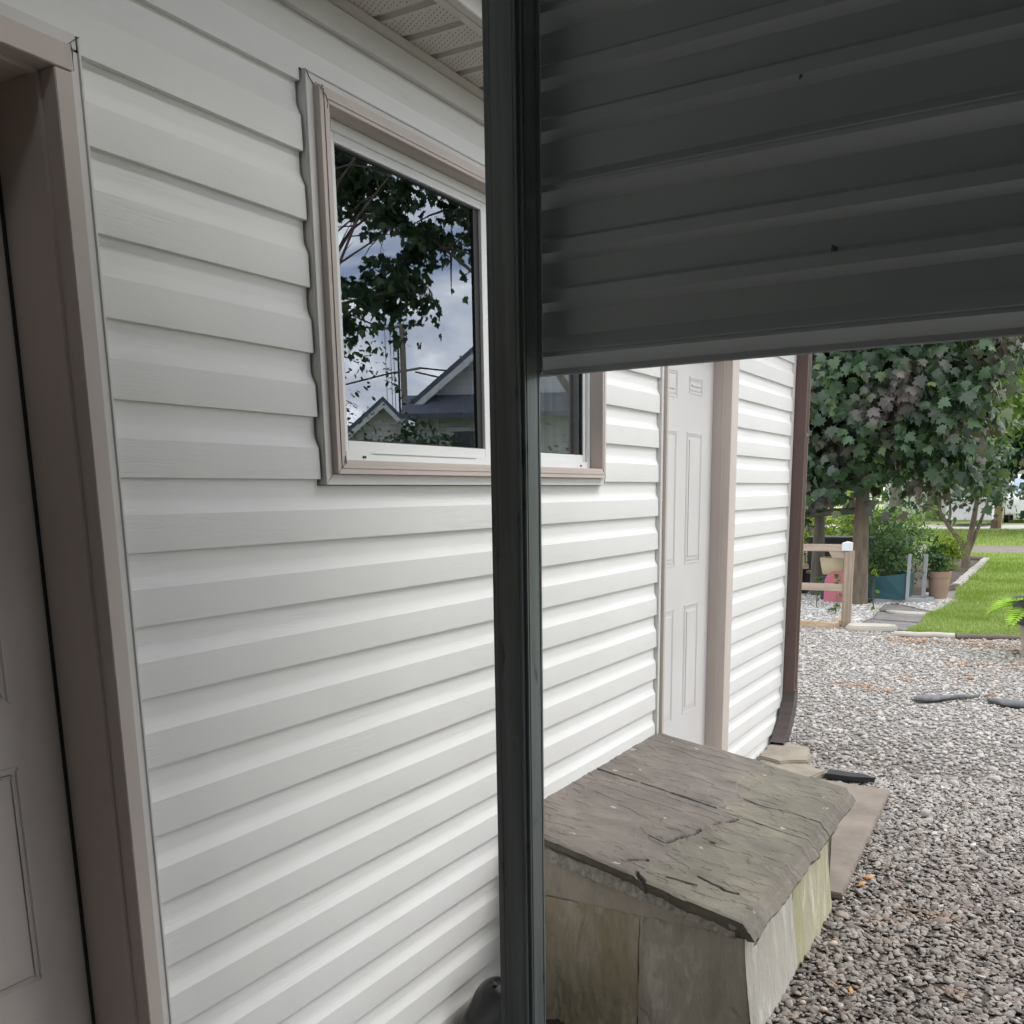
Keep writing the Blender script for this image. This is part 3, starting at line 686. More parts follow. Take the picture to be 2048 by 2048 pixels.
o = rough_slab('splash_stone', [(4.98, -.03), (5.30, -.02), (5.35, -.10), (5.28, -.245), (5.02, -.30), (4.93, -.16)], .0, .062, M_SPL, 2, .012, .014)
tag(o, 'tan broken stone under the brown downspout outlet', 'stone')
o = rough_slab('splash_stone', [(4.80, -.06), (4.98, -.04), (5.01, -.30), (4.93, -.40), (4.76, -.36)], .0, .045, M_SPL, 3, .012, .012)
tag(o, 'lower tan stone with a notched edge between the downspout stone and the slate lid', 'stone')
M_BLK = simple('black_plastic_strip', (.025, .025, .028), .5, var=.2)
o = rough_slab('plastic_strip', [(4.87, -.41), (4.96, -.415), (4.95, -.585), (4.90, -.65), (4.87, -.55)], .02, .045, M_BLK, 4, .002, .002)
tag(o, 'short black plastic strip lying on gravel by the paving slab', 'plastic strip')
M_FAB = simple('landscape_fabric', (.13, .135, .14), .7, var=.25, vs=8)
def fabric(pts, w, label, seed):
    n = 40; V = []; c = [Vector(p) for p in pts]; L = len(c)-1
    for i in range(n):
        t = i/(n-1)*L; k = min(int(t), L-1); p = c[k].lerp(c[k+1], t-k)
        ww = w[k]+(w[k+1]-w[k])*(t-k)
        lift = .008+.010*abs(math.sin(i*.35+seed))
        V += [(p.x-ww, p.y, .018), (p.x-ww, p.y+.004, .026+lift), (p.x, p.y, .030+lift*.8), (p.x+ww, p.y, .022)]
    F = []
    for i in range(n-1):
        for j in range(3): a = i*4+j; F.append((a, a+4, a+5, a+1))
    o = npmesh('landscape_fabric', np.array(V), np.array(F), M_FAB, None, True)
    o.modifiers.new('thick', 'SOLIDIFY').thickness = .003
    tag(o, label, 'fabric strip', 'fabric strips on the gravel')
fabric([(7.12, -.545, 0), (7.16, -.66, 0), (7.22, -.74, 0), (7.34, -.93, 0)], [.10, .10, .05, .015], 'narrow grey fabric strip that tapers to a point on the gravel', 0)
fabric([(7.26, -.985, 0), (7.22, -1.10, 0), (7.20, -1.40, 0), (7.2, -1.75, 0)], [.02, .11, .14, .10], 'wider grey fabric strip on the gravel at the right frame edge', 2)

# ================================================================= GROUND
def m_ground():
    m, t, b = newmat('stony_dirt'); v = coords(t)
    n = noise(t, 9, v, 6, .65); c = ramp(t, n, [(.3, (.07, .056, .046)), (.5, (.11, .09, .075)), (.7, (.17, .15, .13))])
    sx = t.nodes.new('ShaderNodeSeparateXYZ'); t.links.new(v, sx.inputs[0]); mr = t.nodes.new('ShaderNodeMapRange'); mr.inputs[1].default_value = 3.6; mr.inputs[2].default_value = 6.6; t.links.new(sx.outputs[0], mr.inputs[0])
    c = mixc(t, mr.outputs[0], c, ramp(t, n, [(.3, (.22, .205, .19)), (.7, (.36, .345, .325))]))
    setc(t, b, c); b.inputs['Roughness'].default_value = .95; bump(t, b, noise(t, 60, v, 5, .7), .8, .02); return m
M_GRD = m_ground()
mb = MB(); mb.add([(-300, -300, -.12), (2.30, -300, -.12), (2.30, 300, -.12), (-300, 300, -.12), (2.42, -300, 0), (2.42, 300, 0), (400, -300, 0), (400, 300, 0)], [(0, 1, 2, 3), (1, 4, 5, 2), (4, 6, 7, 5)]); o = mb.build('ground', M_GRD); tag(o, kind='structure')
o = MB().add([(-3.5, -4.5, -.115), (1.9, -4.5, -.115), (1.9, -.0, -.115), (-3.5, -.0, -.115)], [(0, 1, 2, 3)]).build('bounce_floor', simple('bounce_floor_grey', (.25, .24, .22), .9, var=.15)); tag(o, kind='structure')  # unseen floor added to bounce light up onto the gable ribs
def icot(sub):
    bm = bmesh.new(); bmesh.ops.create_icosphere(bm, subdivisions=sub, radius=1); V = np.array([v.co[:] for v in bm.verts]); F = np.array([[v.index for v in f.verts] for f in bm.faces]); bm.free(); return V, F
def stones(name, P, size, mat, sub, flat=(.28, .6), tilt=.35, seed=1, parts=4):
    rg = np.random.default_rng(seed); T0, F0 = icot(sub); Vs = []; Fs = []; off = 0
    for q in range(parts):
        idx = np.arange(q, len(P), parts); n = len(idx)
        if not n: continue
        T = T0*(1+.22*rg.standard_normal((len(T0), 1))*(.7 if sub == 1 else .5)) if sub < 3 else T0
        nr = np.stack([rg.normal(0, tilt, n), rg.normal(0, tilt, n), np.ones(n)], 1)
        Rm = rot_from(nr, rg.random(n)*6.28); s = size[idx] if hasattr(size, '__len__') else np.full(n, size)
        s = s*np.exp(rg.normal(0, .36, n)); Sc = np.stack([s, s*rg.uniform(.55, .95, n), s*rg.uniform(*flat, n)], 1)
        p = P[idx].copy(); p[:, 2] += s*.12
        V, F = scatter(p, T, F0, Rm, Sc); Vs.append(V); Fs.append(F+off); off += len(V)
    return npmesh(name, np.concatenate(Vs), np.concatenate(Fs), mat, None, sub > 2)
def inhouse(x, y): return (x < 5.47) & (y > -.0)
def keep(P):
    x, y = P[:, 0], P[:, 1]
    k = ~inhouse(x, y) & ~((x > 2.33) & (x < 3.33) & (y > -.78)) & ~((x > 3.39) & (x < 4.78) & (y > -.785+.04*(x-3.4)) & (y < -.37)) & ~((x > 4.95) & (x < 5.3) & (y > -.22))
    k &= ~((x > 7.02) & (x < 7.26) & (y < -.55) & (y > -.72))
    return P[k]
def pts(n, x0, x1, y0, y1, z=0.004, seed=1):
    rg = np.random.default_rng(seed); return keep(np.stack([rg.uniform(x0, x1, n), rg.uniform(y0, y1, n), np.full(n, z)], 1))
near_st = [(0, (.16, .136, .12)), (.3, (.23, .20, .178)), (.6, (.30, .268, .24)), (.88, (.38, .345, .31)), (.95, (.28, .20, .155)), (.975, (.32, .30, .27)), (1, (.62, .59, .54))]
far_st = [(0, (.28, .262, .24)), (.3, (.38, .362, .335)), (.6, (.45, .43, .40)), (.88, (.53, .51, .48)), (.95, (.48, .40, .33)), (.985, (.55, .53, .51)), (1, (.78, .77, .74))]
def m_gravel():
    m, t, b = newmat('gravel_stone'); g = t.nodes.new('ShaderNodeNewGeometry'); f = g.outputs['Random Per Island']
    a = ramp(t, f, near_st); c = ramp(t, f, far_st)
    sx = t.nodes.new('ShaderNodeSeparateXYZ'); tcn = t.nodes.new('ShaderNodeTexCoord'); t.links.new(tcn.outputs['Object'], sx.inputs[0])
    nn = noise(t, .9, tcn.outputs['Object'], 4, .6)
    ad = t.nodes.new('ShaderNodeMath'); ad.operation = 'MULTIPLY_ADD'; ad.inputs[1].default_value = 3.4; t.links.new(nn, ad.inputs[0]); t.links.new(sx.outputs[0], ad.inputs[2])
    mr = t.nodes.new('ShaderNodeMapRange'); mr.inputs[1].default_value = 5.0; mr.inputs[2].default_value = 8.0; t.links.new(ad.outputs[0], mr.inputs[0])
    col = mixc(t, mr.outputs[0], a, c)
    ru = ramp(t, noise(t, 3.3, coords(t, (1, .7, 1)), 3, .6), [(.62, 0.0), (.70, .55)]); col = mixc(t, ru, col, mixc(t, .5, col, (.42, .24, .12)))
    setc(t, b, col); b.inputs['Roughness'].default_value = .75; b.inputs['Specular IOR Level'].default_value = .35; bump(t, b, noise(t, 160, tcn.outputs['Object'], 3), .35, .002); return m
M_GRAV = m_gravel()
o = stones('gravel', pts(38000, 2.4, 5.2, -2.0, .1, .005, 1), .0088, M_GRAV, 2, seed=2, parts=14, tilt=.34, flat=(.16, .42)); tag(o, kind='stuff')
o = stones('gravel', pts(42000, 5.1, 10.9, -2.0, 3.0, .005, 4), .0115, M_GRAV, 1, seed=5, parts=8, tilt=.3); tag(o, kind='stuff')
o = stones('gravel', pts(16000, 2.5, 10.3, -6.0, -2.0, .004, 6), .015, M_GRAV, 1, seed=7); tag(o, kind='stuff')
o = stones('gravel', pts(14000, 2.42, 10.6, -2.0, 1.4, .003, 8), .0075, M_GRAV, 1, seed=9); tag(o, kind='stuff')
# white pebbles lying singly
M_PEB = island('white_pebble', [(0, (.60, .56, .48)), (.5, (.72, .70, .66)), (1, (.55, .40, .26))], .5, .4)
i_ = 0
for x, y, s_, lab in ((3.02, -.842, .013, 'white pebble nearest the mossy corner of the concrete bin'), (4.05, -.60, .016, 'white oval pebble resting on the brown paving slab'), (2.60, -.845, .012, 'white round pebble by the foot of the concrete bin'),
                 (2.66, -.885, .013, 'cream pebble among dark stones near the foot of the bin'), (2.59, -.905, .012, 'second cream pebble nearest the bottom edge among dark stones'), (2.81, -.86, .014, 'orange tan pebble touching the base of the bin')):
    o = stones('pebble', np.array([[x, y, .04 if 'slab' in lab else .014]]), np.array([s_]), M_PEB, 3, (.6, .7), .1, 20+i_, 1); i_ += 1
    tag(o, lab, 'pebble', 'loose white pebbles')
M_LEAFD = island('dead_leaf', [(0, (.48, .20, .07)), (1, (.55, .33, .12))], .7)
for x, y, a_, lab in ((3.62, -.845, .4, 'orange fallen leaf beside the brown paving slab'), (3.55, -.835, 1.0, 'yellow fallen leaf touching the orange leaf by the paving slab'), (2.74, -.90, 2.4, 'rust brown curled leaf by the foot of the concrete bin'), (2.72, -.955, 1.8, 'rust brown leaf lying flat right of the curled leaf')):
    T, F = OVAL; T = T*np.array([.03, .045, .02]); c_, s_ = math.cos(a_), math.sin(a_)
    V = np.stack([x+T[:, 0]*c_-T[:, 1]*s_, y+T[:, 0]*s_+T[:, 1]*c_, .026+T[:, 2]*2+.006*np.sin(T[:, 0]*90)], 1)
    o = npmesh('fallen_leaf', V, F, M_LEAFD, None, True); o.modifiers.new('t', 'SOLIDIFY').thickness = .0008; tag(o, lab, 'leaf', 'fallen leaves on the gravel')
# bark mulch crumbs along the timber edge
rg = np.random.default_rng(12)
PB = np.concatenate([np.stack([rg.normal(cx, sx_, n), rg.normal(cy, sy_, n), np.full(n, .016)], 1) for cx, cy, sx_, sy_, n in
     ((9.95, -.02, .10, .10, 260), (9.90, -.22, .07, .09, 200), (9.95, -.60, .12, .28, 520), (9.9, -.95, .16, .2, 300), (8.75, -.72, .07, .09, 160), (7.42, -.10, .07, .10, 170), (7.33, -.24, .05, .07, 160), (7.85, -.38, .06, .08, 90), (8.1, -.80, .08, .09, 90), (8.8, -1.05, .2, .15, 200), (7.45, -1.0, .05, .06, 60))])
o = stones('bark_crumbs', PB[::3], .010, island('bark_crumb', [(0, (.34, .20, .12)), (.6, (.48, .34, .24)), (1, (.55, .45, .36))], .9), 1, (.2, .5), .4, 13); tag(o, kind='stuff')
# ================================================================= FOLIAGE HELPERS
def leafrot(nrm, tip):
    z = nrm/np.linalg.norm(nrm, axis=1, keepdims=True); y = tip-z*np.sum(tip*z, 1, keepdims=True); y /= np.linalg.norm(y, axis=1, keepdims=True)+1e-9
    return np.stack([np.cross(y, z), y, z], axis=2)
def leaves(name, P, out_, size, tmpl, mat, seed, parent=None, up=.5, droop=.6, jit=.45):
    rg = np.random.default_rng(seed); n = len(P)
    nr = out_*.75+np.array([[0, 0, up]])+rg.normal(0, jit, (n, 3)); tp = out_*.6+np.array([[0, 0, -droop]])+rg.normal(0, .45, (n, 3))
    s = size*rg.uniform(.65, 1.2, n); V, F = scatter(P, tmpl[0], tmpl[1], leafrot(nr, tp), np.stack([s, s, s], 1))
    return npmesh(name, V, F, mat, parent, False)
def crown_pts(c, rad, npad, per, padr, seed, zmin=-9, hollow=.35, cut=None):
    """leaf pads spread through an uneven ellipsoid"""
    rg = np.random.default_rng(seed); P = []; O = []
    for _ in range(npad):
        d = rg.normal(0, 1, 3); d /= np.linalg.norm(d); r_ = rg.uniform(hollow, 1)**.5
        lump = 1+.22*math.sin(d[0]*4+seed)+.15*math.sin(d[2]*6+seed*2)+.12*math.sin(d[1]*5+seed*3)
        p = np.array(c)+d*np.array(rad)*r_*lump
        if p[2] < zmin+rg.uniform(0, .35): p[2] = zmin+rg.uniform(.0, .5)
        if cut and cut(p): continue
        k = int(per*rg.uniform(.5, 1.4)); o_ = d.copy(); o_[2] *= .4; o_ /= np.linalg.norm(o_)+1e-9
        side = np.cross(o_, [0, 0, 1]); side /= np.linalg.norm(side)+1e-9
        a, b_, e_ = rg.normal(0, padr, k), rg.normal(0, padr*.9, k), rg.normal(0, padr*.22, k)
        q = p+side*a[:, None]+o_*b_[:, None]+np.array([0, 0, 1])*(e_-.35*np.maximum(0, b_)-.8*(a*a+b_*b_)/padr*.25)[:, None]
        P.append(q); O.append(np.repeat(o_[None], k, 0)+side*(a/padr*.35)[:, None])
    return np.concatenate(P), np.concatenate(O)
def limbs(trunk, tips, seed, r0=.05):
    rg = random.Random(seed); mb = MB()
    for b_, tp in tips:
        b_, tp = Vector(b_), Vector(tp); mid = b_.lerp(tp, .5)+Vector((rg.uniform(-.1, .1), rg.uniform(-.1, .1), .12*(tp-b_).length))
        mb.tube([b_, b_.lerp(mid, .5)+Vector((0, 0, .03)), mid, mid.lerp(tp, .5), tp], [r0, r0*.8, r0*.6, r0*.4, r0*.15], 7)
        for k in range(4):
            s = mid.lerp(tp, rg.uniform(0, .9)); e = s+Vector((rg.uniform(-.5, .5), rg.uniform(-.5, .5), rg.uniform(-.3, .3)))*(tp-b_).length*.35
            mb.tube([s, s.lerp(e, .5)+Vector((0, 0, .04)), e], [r0*.35, r0*.22, r0*.08], 5)
    return mb
def tree(name, label, base, h, r0, crown_c, rad, npad, per, padr, leaf, tmpl, mat, seed, bark=M_BARK2, zmin=-9, up=.5, droop=.6, group=None, hollow=.35, cut=None, trunk_pts=None, nl=14, lr=.33):
    t = thing(name, label, 'tree', base, 0, group); B = Vector(base); rg = random.Random(seed)
    def loc(o): o.parent = t; o.matrix_parent_inverse = Matrix.Translation(-B); return o
    mb = MB(); tp = trunk_pts or [(0, 0, -.05), (.02, .01, h*.25), (-.02, .03, h*.55), (.02, 0, h)]
    n = len(tp); mb.tube([B+Vector(p) for p in tp], [r0*(1.25 if i == 0 else 1-.6*i/n) for i in range(n)], 16)
    tr = loc(mb.build('trunk', bark, None, smooth=True))
    P, O = crown_pts(crown_c, rad, npad, per, padr, seed, zmin, hollow, cut)
    cc = Vector(crown_c); idx = [rg.randrange(len(P)) for _ in range(nl)]
    tips = [(B+Vector((0, 0, rg.uniform(.45, .98)*h)), Vector(P[i])) for i in idx]
    loc(limbs(B, tips, seed, r0*lr).build('limb', bark, None, smooth=True))
    loc(leaves('crown', P, O, leaf, tmpl, mat, seed, None, up, droop)); return t
M_MAPLE = island('maple_leaf', [(0, (.018, .040, .022)), (.5, (.035, .075, .035)), (.9, (.055, .105, .045)), (1, (.12, .17, .05))], .42, .5, .22,
                 cluster=([(0, (.055, .048, .047)), (.5, (.105, .092, .088)), (1, (.17, .15, .135))], 1.5, .51, .63))
M_MAPLE2 = island('green_maple_leaf', [(0, (.015, .035, .016)), (.6, (.035, .075, .03)), (1, (.07, .12, .04))], .45, .5, .2)
M_LIGHT = island('light_green_leaf', [(0, (.07, .12, .035)), (.5, (.12, .19, .055)), (1, (.19, .27, .08))], .6, .3, .35)
M_YEL = island('yellow_green_leaf', [(0, (.10, .15, .02)), (.5, (.19, .26, .03)), (1, (.30, .38, .05))], .6, .3, .35)
M_MID = island('mid_green_leaf', [(0, (.035, .075, .03)), (.5, (.06, .12, .045)), (1, (.10, .18, .06))], .55, .3, .25)
M_CON = island('evergreen_leaf', [(0, (.015, .035, .03)), (.5, (.03, .06, .05)), (1, (.05, .09, .07))], .6, .3, .1)
M_FARL = island('far_leaf', [(0, (.04, .08, .025)), (.5, (.08, .13, .045)), (1, (.15, .21, .08))], .7, .3, .3)

# ================================================================= GARDEN BEYOND THE GRAVEL
def sheet_poly(name, poly, z, mat, kind='structure'):
    mb = MB(); mb.add([(x, y, z) for x, y in poly], [tuple(range(len(poly)))]); o = mb.build(name, mat)
    if o.data.polygons[0].normal.z < 0: o.data.flip_normals()
    return tag(o, kind=kind)
def m_lawn():
    m, t, b = newmat('turf'); v = coords(t); n = noise(t, .9, v, 5, .6); n2 = noise(t, 30, v, 4, .7)
    c = ramp(t, n, [(.3, (.20, .26, .07)), (.7, (.30, .36, .11))]); c = mixc(t, .5, c, ramp(t, n2, [(.3, .25), (.7, .75)]), 'OVERLAY')
    setc(t, b, c); b.inputs['Roughness'].default_value = .9; bump(t, b, n2, .6, .03); return m
M_TURF = m_lawn()
LAWN = [(10.32, -.02), (10.40, -.5), (10.55, -1.04), (10.8, -2), (11.3, -9), (23.8, -14), (23.8, .6), (22.2, .65), (21.6, .03), (15.4, .0), (13.6, -.16), (12.42, -.09), (11.74, -.02), (11.1, -.08)]
o = sheet_poly('lawn', LAWN, .012, M_TURF)
sheet_poly('lane', [(23.8, -30), (27.3, -30), (27.3, 20), (23.8, 20)], .008, simple('lane_gravel', (.21, .185, .165), .95, var=.15, vs=3, kind='Object'))
sheet_poly('far_lawn', [(27.3, -30), (38, -30), (38, 25), (27.3, 25)], .012, M_TURF)
sheet_poly('far_driveway', [(38, -30), (43, -30), (43, 25), (38, 25)], .008, simple('pale_concrete_drive', (.48, .46, .42), .9))
sheet_poly('back_lawn', [(43, -40), (95, -60), (95, 60), (43, 40)], .012, M_TURF)
sheet_poly('side_lawn', [(9, -60), (60, -60), (60, -16), (26, -16), (9, -11)], .010, M_TURF)
M_SOIL = simple('bed_soil', (.085, .065, .05), .95, var=.35, vs=12, bs=.8, bscale=30)
sheet_poly('flower_bed', [(14.3, .3), (15.4, .05), (21.5, .08), (22.1, .7), (22.3, 4), (14.3, 4)], .016, M_SOIL)
def inpoly(x, y, poly):
    c = np.zeros(len(x), bool); n = len(poly)
    for i in range(n):
        x0, y0 = poly[i]; x1, y1 = poly[(i+1) % n]
        if y0 == y1: continue
        k = ((y0 > y) != (y1 > y)) & (x < (x1-x0)*(y-y0)/(y1-y0)+x0); c ^= k
    return c
BL = (np.array([(-.5, 0, 0), (.5, 0, 0), (.28, .10, .6), (0, .32, 1.)], float), np.array([(0, 1, 2), (0, 2, 3)]))
M_GRASS = island('grass_blade', [(0, (.19, .26, .085)), (.5, (.29, .37, .13)), (.85, (.41, .48, .20)), (1, (.56, .55, .33))], .6, .3, .35,
                 cluster=([(0, (.15, .23, .05)), (.6, (.23, .32, .08)), (1, (.36, .43, .14))], 1.1, .46, .58))
Vs = []; Fs = []; off = 0
for x0, x1, y0, y1, n, h, w, sd_ in ((10.3, 13.2, -1.5, .2, 42000, .060, .0045, 1), (13.2, 18, -1.5, .2, 30000, .065, .007, 2), (18, 23.8, -1.6, .7, 18000, .07, .012, 3), (10.3, 23.8, -6, -1.5, 24000, .07, .010, 4), (27.4, 38, -1.5, 4.5, 16000, .06, .02, 5)):
    rg = np.random.default_rng(sd_); x = rg.uniform(x0, x1, n); y = rg.uniform(y0, y1, n); k = inpoly(x, y, LAWN) if x1 < 25 else np.ones(n, bool); x, y = x[k], y[k]; n = len(x)
    nr = np.stack([rg.normal(0, .35, n), rg.normal(0, .35, n), np.ones(n)], 1); s = h*rg.uniform(.5, 1.3, n)*(.7+.6*fbm(x*1.7+40, y*1.7+40, 9))
    V, F = scatter(np.stack([x, y, np.full(n, .01)], 1), BL[0], BL[1], rot_from(nr, rg.random(n)*6.28), np.stack([np.full(n, w), s, s], 1)); Vs.append(V); Fs.append(F+off); off += len(V)
o = npmesh('grass', np.concatenate(Vs), np.concatenate(Fs), M_GRASS); tag(o, kind='stuff')
# white pebble bed under the trees
rg = np.random.default_rng(31); n = 15000; x = rg.uniform(10.75, 14.2, n); y = rg.uniform(-.15, 3.2, n)
k = inpoly(x, y, [(10.72, 1.2), (10.6, .78), (10.75, .58), (11.6, .52), (12.9, .62), (13.2, .5), (12.4, -.06), (13.3, -.14), (14.2, .0), (14.2, 3.2), (10.75, 3.2)])
M_WPEB = island('pale_gravel_stone', [(0, (.38, .37, .35)), (.5, (.58, .57, .54)), (1, (.80, .79, .76))], .7)
sheet_poly('gravel_bed', [(10.72, 1.2), (10.6, .78), (10.75, .58), (11.6, .52), (12.9, .62), (13.2, .5), (12.4, -.06), (13.3, -.14), (14.2, .0), (14.2, 3.4), (10.75, 3.4)], .006, simple('pale_grit', (.33, .32, .30), .9, var=.3, vs=40, bs=.5))
o = stones('white_gravel', np.stack([x[k], y[k], np.full(k.sum(), .010)], 1), .0145, M_WPEB, 1, seed=32); tag(o, kind='stuff')
M_FLAG = simple('grey_flagstone', (.20, .19, .18), .85, var=.2, vs=5, bs=.3, bscale=30)
M_FLAGL = simple('pale_flagstone', (.47, .44, .38), .8, var=.12, vs=5, bs=.3, bscale=30)
o = rough_slab('flagstone', [(10.60, .46), (10.58, -.06), (11.18, -.05), (11.30, .46)], .006, .026, M_FLAG, 11, .01, .005); tag(o, 'dark grey flagstone of the garden path right behind the pale rounded step', 'flagstone', 'flagstones of the garden path')
o = rough_slab('flagstone', [(11.36, .47), (11.26, -.03), (11.80, -.01), (11.95, .50)], .006, .028, M_FLAG, 12, .01, .005); tag(o, 'middle dark grey flagstone of the garden path', 'flagstone', 'flagstones of the garden path')
o = rough_slab('flagstone', [(11.98, .30), (11.92, .0), (12.18, .02), (12.26, .48)], .006, .034, M_FLAGL, 13, .01, .005); tag(o, 'narrow pale flagstone across the garden path', 'flagstone', 'flagstones of the garden path')
o = rough_slab('flagstone', [(12.30, .55), (12.24, .06), (12.52, .2), (12.95, .60)], .006, .028, M_FLAG, 14, .01, .005); tag(o, 'dark flagstone at the far end of the path before the teal planter', 'flagstone', 'flagstones of the garden path')
o = rough_slab('stepping_stone', [(10.40, .50), (10.50, .13), (10.56, .09), (10.70, .12), (10.74, .2), (10.72, .53), (10.66, .60), (10.48, .60)], .0, .062, M_FLAGL, 15, .003, .016); tag(o, 'pale stepping stone with rounded ends in front of the garden path', 'stepping stone')
def log(name, a, b_, r_, mat, label, cat='edging timber', flat=False):
    a, b_ = Vector(a), Vector(b_); mb = MB()
    if flat:
        d = b_-a; mb.obox((a+b_)/2, (d.length, r_*1.6, r_*2), math.atan2(d.y, d.x)); o = mb.build(name, mat, None, bevel=.006)
    else:
        mb.tube([a.lerp(b_, i/12)+Vector((0, 0, .003*math.sin(i))) for i in range(13)], r_, 14); o = mb.build(name, mat, None, smooth=True)
    return tag(o, label, cat)
M_EDG = simple('dark_edging_wood', (.155, .125, .10), .9, var=.2, vs=6)
log('edging_timber', (10.72, 1.62, .035), (10.53, .72, .035), .034, M_WOODT, 'tan edging timber on the gravel left of the wooden fence post', flat=True)
log('edging_timber', (10.55, .715, .036), (11.35, .80, .036), .032, M_WOODT, 'tan edging timber running back beside the wooden fence post', flat=True)
log('edging_timber', (10.17, .07, .032), (10.28, -.475, .034), .032, M_FLAGL, 'pale round edging log between stepping stone and lawn')
log('edging_timber', (10.29, -.49, .026), (10.46, -1.06, .026), .028, M_EDG, 'dark brown edging strip along the lawn beside the pale log')
log('edging_timber', (10.47, -1.08, .026), (10.75, -2.4, .026), .028, M_EDG, 'dark brown edging strip continuing behind the palm pot')
log('edging_timber', (21.5, .06, .05), (22.2, .72, .05), .05, M_EDG, 'dark timber closing the far end of the flower bed')
mb = MB()
for i in range(16):
    x0 = 15.42+i*.378; mb.obox((x0+.18, .02+.05*(i/16)+random.uniform(-.01, .01), .04), (.36, .13, .10), random.uniform(-.04, .04))
o = mb.build('bed_edging', simple('edging_stone', (.40, .38, .34), .85, var=.15), None, bevel=.015); tag(o, 'row of grey edging stones between lawn and flower bed', 'bed edging')
log('edging_timber', (14.6, .30, .04), (15.38, .03, .04), .045, M_EDG, 'short dark timber at the near corner of the flower bed', flat=True)

# ---- fence
fen = thing('rail_fence', 'weathered two rail wooden fence with white capped post beside the house corner', 'fence', (10.75, .64, 0))
def pl(parent, base, o): o.parent = parent; o.matrix_parent_inverse = Matrix.Translation(-Vector(base)); return o
fb = (10.75, .64, 0)
pl(fen, fb, MB().box(10.70, 10.79, .605, .693, -.02, .822).box(10.688, 10.6995, .606, .640, -.02, .818).build('post', M_WOODV, None, bevel=.005))
mb = MB(); mb.box(10.688, 10.80, .628, .722, .8225, .905); mb.add([(10.688, .628, .9052), (10.80, .628, .9052), (10.80, .722, .9052), (10.688, .722, .9052), (10.744, .675, .922)], [(0, 1, 4), (1, 2, 4), (2, 3, 4), (3, 0, 4)])
pl(fen, fb, mb.build('post_cap', simple('white_cap', (.66, .69, .72), .5, var=.04), None, bevel=.002))
pl(fen, fb, MB().box(10.722, 10.762, .6945, 2.9, .812, .888).build('rail', M_WOOD, None, bevel=.004))
pl(fen, fb, MB().box(10.722, 10.762, .6945, 2.9, .388, .466).build('rail', M_WOOD, None, bevel=.004))
mb = MB(); mb.add([(x, y, z) for x in (10.724, 10.760) for y, z in ((.6945, .8115), (.862, .8115), (.825, .742), (.6945, .742))], [(0, 1, 2, 3), (7, 6, 5, 4), (0, 4, 5, 1), (1, 5, 6, 2), (2, 6, 7, 3), (3, 7, 4, 0)])
pl(fen, fb, mb.build('bracket', M_WOOD, None, bevel=.003))
pl(fen, fb, MB().box(10.70, 10.79, 2.9, 2.99, -.02, .88).build('post', M_WOODV, None, bevel=.005))

# ---- maple trees
def front_cut(p): return (p[0] < 11.3) or (p[1] < -1.15) or (p[1] < -.38 and p[2] > 1.66 and p[2] < 2.8)
mt = tree('maple_tree', 'dark leaved maple with purple grey leaf clusters and straight brown trunk behind the fence post', (12.98, .945, 0), 4.2, .105, (12.9, .95, 3.15), (1.5, 1.75, 1.85), 360, 40, .21, .17, MAPLE, M_MAPLE, 21, M_BARK, 1.42, .42, .75, cut=front_cut, hollow=.15, nl=26)
tree('maple_tree', 'second maple with grey trunk standing left of the fence post behind the rails', (13.85, 1.66, 0), 4.0, .085, (14.2, 2.3, 3.1), (1.6, 1.9, 1.7), 190, 30, .24, .16, MAPLE, M_MAPLE2, 22, M_BARK2, 1.5, .42, .75)
log('wooden_rail', (13.7, 2.3, 1.10), (13.25, .96, 1.20), .045, M_BARK2, 'grey wooden rail fixed across the two maple trunks', 'rail')

# ---- toys, tubs and bins under the trees
tub = MB(); 
vs = [(13.2, 1.50, .575), (13.2, 1.17, .575), (13.5, 1.17, .575), (13.5, 1.50, .575), (13.23, 1.46, .35), (13.23, 1.20, .35), (13.45, 1.20, .35), (13.45, 1.46, .35)]
tub.add(vs, [(0, 4, 5, 1), (1, 5, 6, 2), (2, 6, 7, 3), (3, 7, 4, 0), (4, 7, 6, 5)]); o = tub.build('storage_tub', simple('beige_plastic', (.50, .43, .27), .55, var=.06), None, bevel=.012)
o.modifiers.new('t', 'SOLIDIFY').thickness = .006; tag(o, 'beige plastic tub stacked on the dark blue crate behind the fence rails', 'tub')
o = MB().box(13.22, 13.48, 1.19, 1.47, .0, .345).box(13.205, 13.22, 1.18, 1.48, .30, .344).build('crate', simple('dark_blue_plastic', (.05, .075, .11), .5), None, bevel=.01); tag(o, 'dark blue plastic crate under the beige tub', 'crate')
mb = MB(); outl = []
for i in range(17):
    a = math.pi*i/16; outl.append((1.225+.155*math.cos(a), .27+.155*math.sin(a)))
outl = [(1.38, .02)]+outl+[(1.07, .02)]
hole = [(1.225+.05*math.cos(math.pi*i/8), .23+.045*math.sin(math.pi*i/8)) for i in range(9)]
n1 = len(outl); ys_ = outl
inner = [(1.275, .19)]+hole+[(1.175, .19)]
